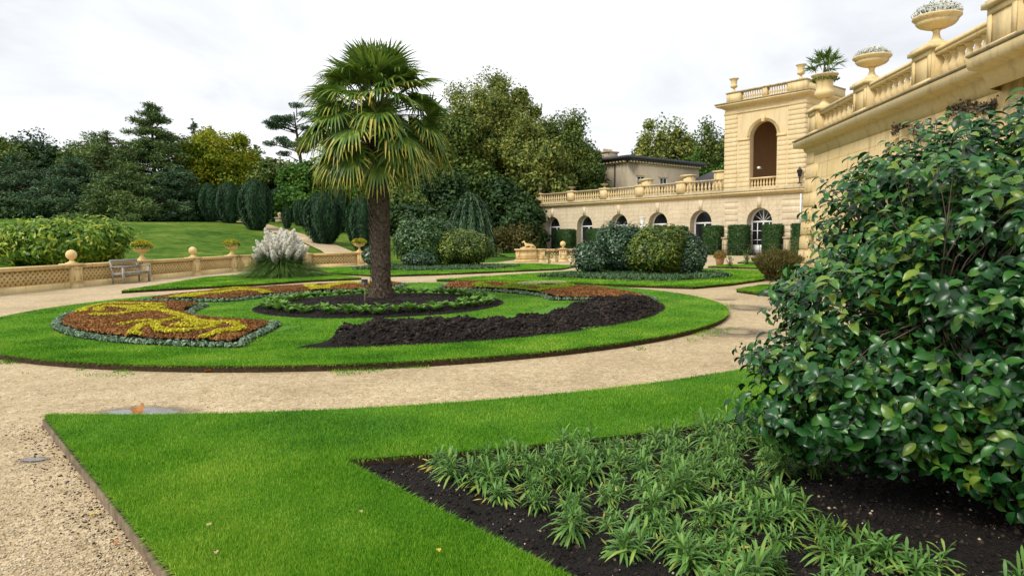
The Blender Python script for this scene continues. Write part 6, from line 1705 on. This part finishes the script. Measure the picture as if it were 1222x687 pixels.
for c, r_ in blobs:
    area = (r_[0]*r_[1]+r_[0]*r_[2]+r_[1]*r_[2]); sh = int(230*area)
    d = rdir(sh); keep = d[:, 1] < .55; d = d[keep]
    lump = 1+.16*(vn(d[:, 0]*3+d[:, 1]*2+7, d[:, 2]*4+7, 11)-.5)*2+.06*rng.normal(size=len(d))
    tip = np.array(c)+d*np.array(r_)*lump[:, None]
    # keep only shoots not deep inside another blob
    ok = np.ones(len(tip), bool)
    for c2, r2 in blobs:
        if c2 == c: continue
        ok &= (((tip-np.array(c2))/np.array(r2))**2).sum(1) > .72
    ok &= tip[:, 2] > .13
    tip = tip[ok]; d = d[ok]; tipsC.append(tip)
    # each shoot carries a spray of leaves
    k = 10; i = np.repeat(np.arange(len(tip)), k); j = np.tile(np.arange(k), len(tip))
    ax = unit(d+.55*rdir(len(tip))+np.array([0, -.1, .25])); a = j*2.4+rng.random(len(i))*.8; perp1 = unit(np.cross(ax, np.array([.3, .2, 1.]))); perp2 = np.cross(ax, perp1)
    rad = np.cos(a)[:, None]*perp1[i]+np.sin(a)[:, None]*perp2[i]
    Tl = rad*.9+ax[i]*.35+np.array([0, 0, -.28]); base = tip[i]-ax[i]*((j*.022)[:, None])
    Ln = .082*(.7+.45*rng.random(len(i)))
    PP.append(base+unit(Tl)*(Ln*.55)[:, None]); NN.append(ax[i]*.9+np.array([0, -.05, .35])+.35*rdir(len(i))); TT.append(Tl)
Pc, Nc, Tc = np.concatenate(PP), np.concatenate(NN), np.concatenate(TT)
print('camellia leaves', len(Pc))
Ls = .086*(.6+.6*rng.random(len(Pc))); cam_leaves(Pc-off, Nc, Tc, Ls, Ls*.55).build('leaves', M['camellia'], cam_b, True)
# inner darker foliage
PP = []
for c, r_ in blobs:
    n = int(4200*r_[0]*r_[2]); d = rdir(n); PP.append(np.array(c)+d*np.array(r_)*(.35+.5*rng.random((n, 1))))
P_ = np.concatenate(PP); P_ = P_[P_[:, 2] > .35]; n = len(P_); Ls = .085*(.7+.4*rng.random(n)); cam_leaves(P_-off, rdir(n)+np.array([0, -.4, .5]), rdir(n), Ls, Ls*.5).build('inner_leaves', M['camellia'], cam_b, True)
mb = MB(); tips_ = np.concatenate(tipsC); sel = tips_[rng.permutation(len(tips_))[:420]]
roots = [(2.95, 4.35), (3.1, 4.5), (3.35, 4.4), (2.8, 4.55), (3.6, 4.6)]
nodes = []
for k, (rx_, ry_) in enumerate(roots):
    p0_ = np.array([rx_, ry_, 0]); a = k*1.3
    p1_ = p0_+np.array([.22*math.cos(a), .22*math.sin(a), .55]); p2_ = p1_+np.array([.3*math.cos(a+.6), .3*math.sin(a+.6), .6]); mb.tube([tuple(p-off) for p in (p0_, p1_, p2_)], [.045, .034, .018], 7); nodes += [p1_, p2_, (p1_+p2_)/2]
nodes = np.array(nodes)
for t in sel:
    i = np.argmin(((nodes-t)**2).sum(1)+rng.random(len(nodes))*.5); s = nodes[i]; m_ = (s+t)/2+rng.normal(size=3)*.05+np.array([0, 0, -.04]); mb.tube([tuple(p-off) for p in (s, m_, t)], [.008, .005, .002], 4, False)
mb.build('trunk', M['bark'], cam_b)

# ------------------------------------------------------------------ fallen leaves
def fallen(u, v, size, m, label, z=.01, curl=.35, rz=None):
    g = gxy(u, v, z); o_ = MB(); n = 26; t = np.linspace(0, 2*math.pi, n, endpoint=False)
    r_ = size*(.55+.30*np.abs(np.cos(2.5*t))+.12*np.cos(t)); x = r_*np.cos(t); y = r_*np.sin(t)*.85; zz = curl*size*(np.abs(y)/size)**1.3+.12*size*np.sin(5*t)
    v_ = [(0, 0, 0)]+list(zip(x, y, zz)); o_.add(v_, [(0, i+1, (i+1) % n+1) for i in range(n)])
    o_.tube([(size*.5, 0, 0), (size*1.2, .1*size, .12*size)], .0016, 4)
    o = o_.build('fallen_leaf', M[m], None, loc=(g[0], g[1], z+.008)); o.rotation_euler = (rng.normal()*.2, rng.normal()*.2, rng.random()*6.28 if rz is None else rz)
    tag(o, label, 'leaf')
fallen(164.5, 492, .10, 'leafbrown', 'curled brown leaf lying in the pale puddle', curl=.8)
fallen(113, 613.5, .035, 'leafyellow', 'flat yellow leaf on the gravel left of the timber edging')
fallen(97, 614.5, .025, 'leafpale', 'small pale leaf just left of the yellow one')
fallen(137, 649, .03, 'leafbrown', 'brown crumpled leaf on the gravel close to the timber edging', curl=.7)
fallen(255.5, 661, .024, 'leafpale', 'pale curled leaf on the front lawn near its lower edge', z=LZ+.03, curl=.8)
fallen(249, 627, .02, 'leafpale', 'small faded leaf on the front lawn above the pale curled one', z=LZ+.03)
fallen(430, 611, .018, 'leafpale', 'tiny faded leaf on the grass beside the near bed', z=LZ+.03)
fallen(523, 657, .018, 'leafyellow', 'tiny yellow leaf on the grass at the lower edge of the picture', z=LZ+.03)
fallen(1045, 655, .03, 'leafpale', 'pale dead leaf on the soil under the camellia', z=.05)
fallen(836, 577, .03, 'leafbrown', 'orange brown leaf among the bedding tufts', z=.08)
for u, v, mm, lb in [(41, 430.5, 'leafpale', 'pale leaf at the left foot of the round lawn edge'), (87, 433.5, 'leafbrown', 'brown leaf at the round lawn edge, second from left'), (163, 437, 'leafbrown', 'largest brown leaf along the round lawn edge'), (189, 440, 'leafpale', 'pale leaf beside the largest one along the round lawn edge'), (248, 443.5, 'leafbrown', 'orange leaf on the gravel below the round lawn'), (753, 411, 'leafbrown', 'orange leaf by the right part of the round lawn edge')]:
    fallen(u, v, .07, mm, lb, curl=.5)
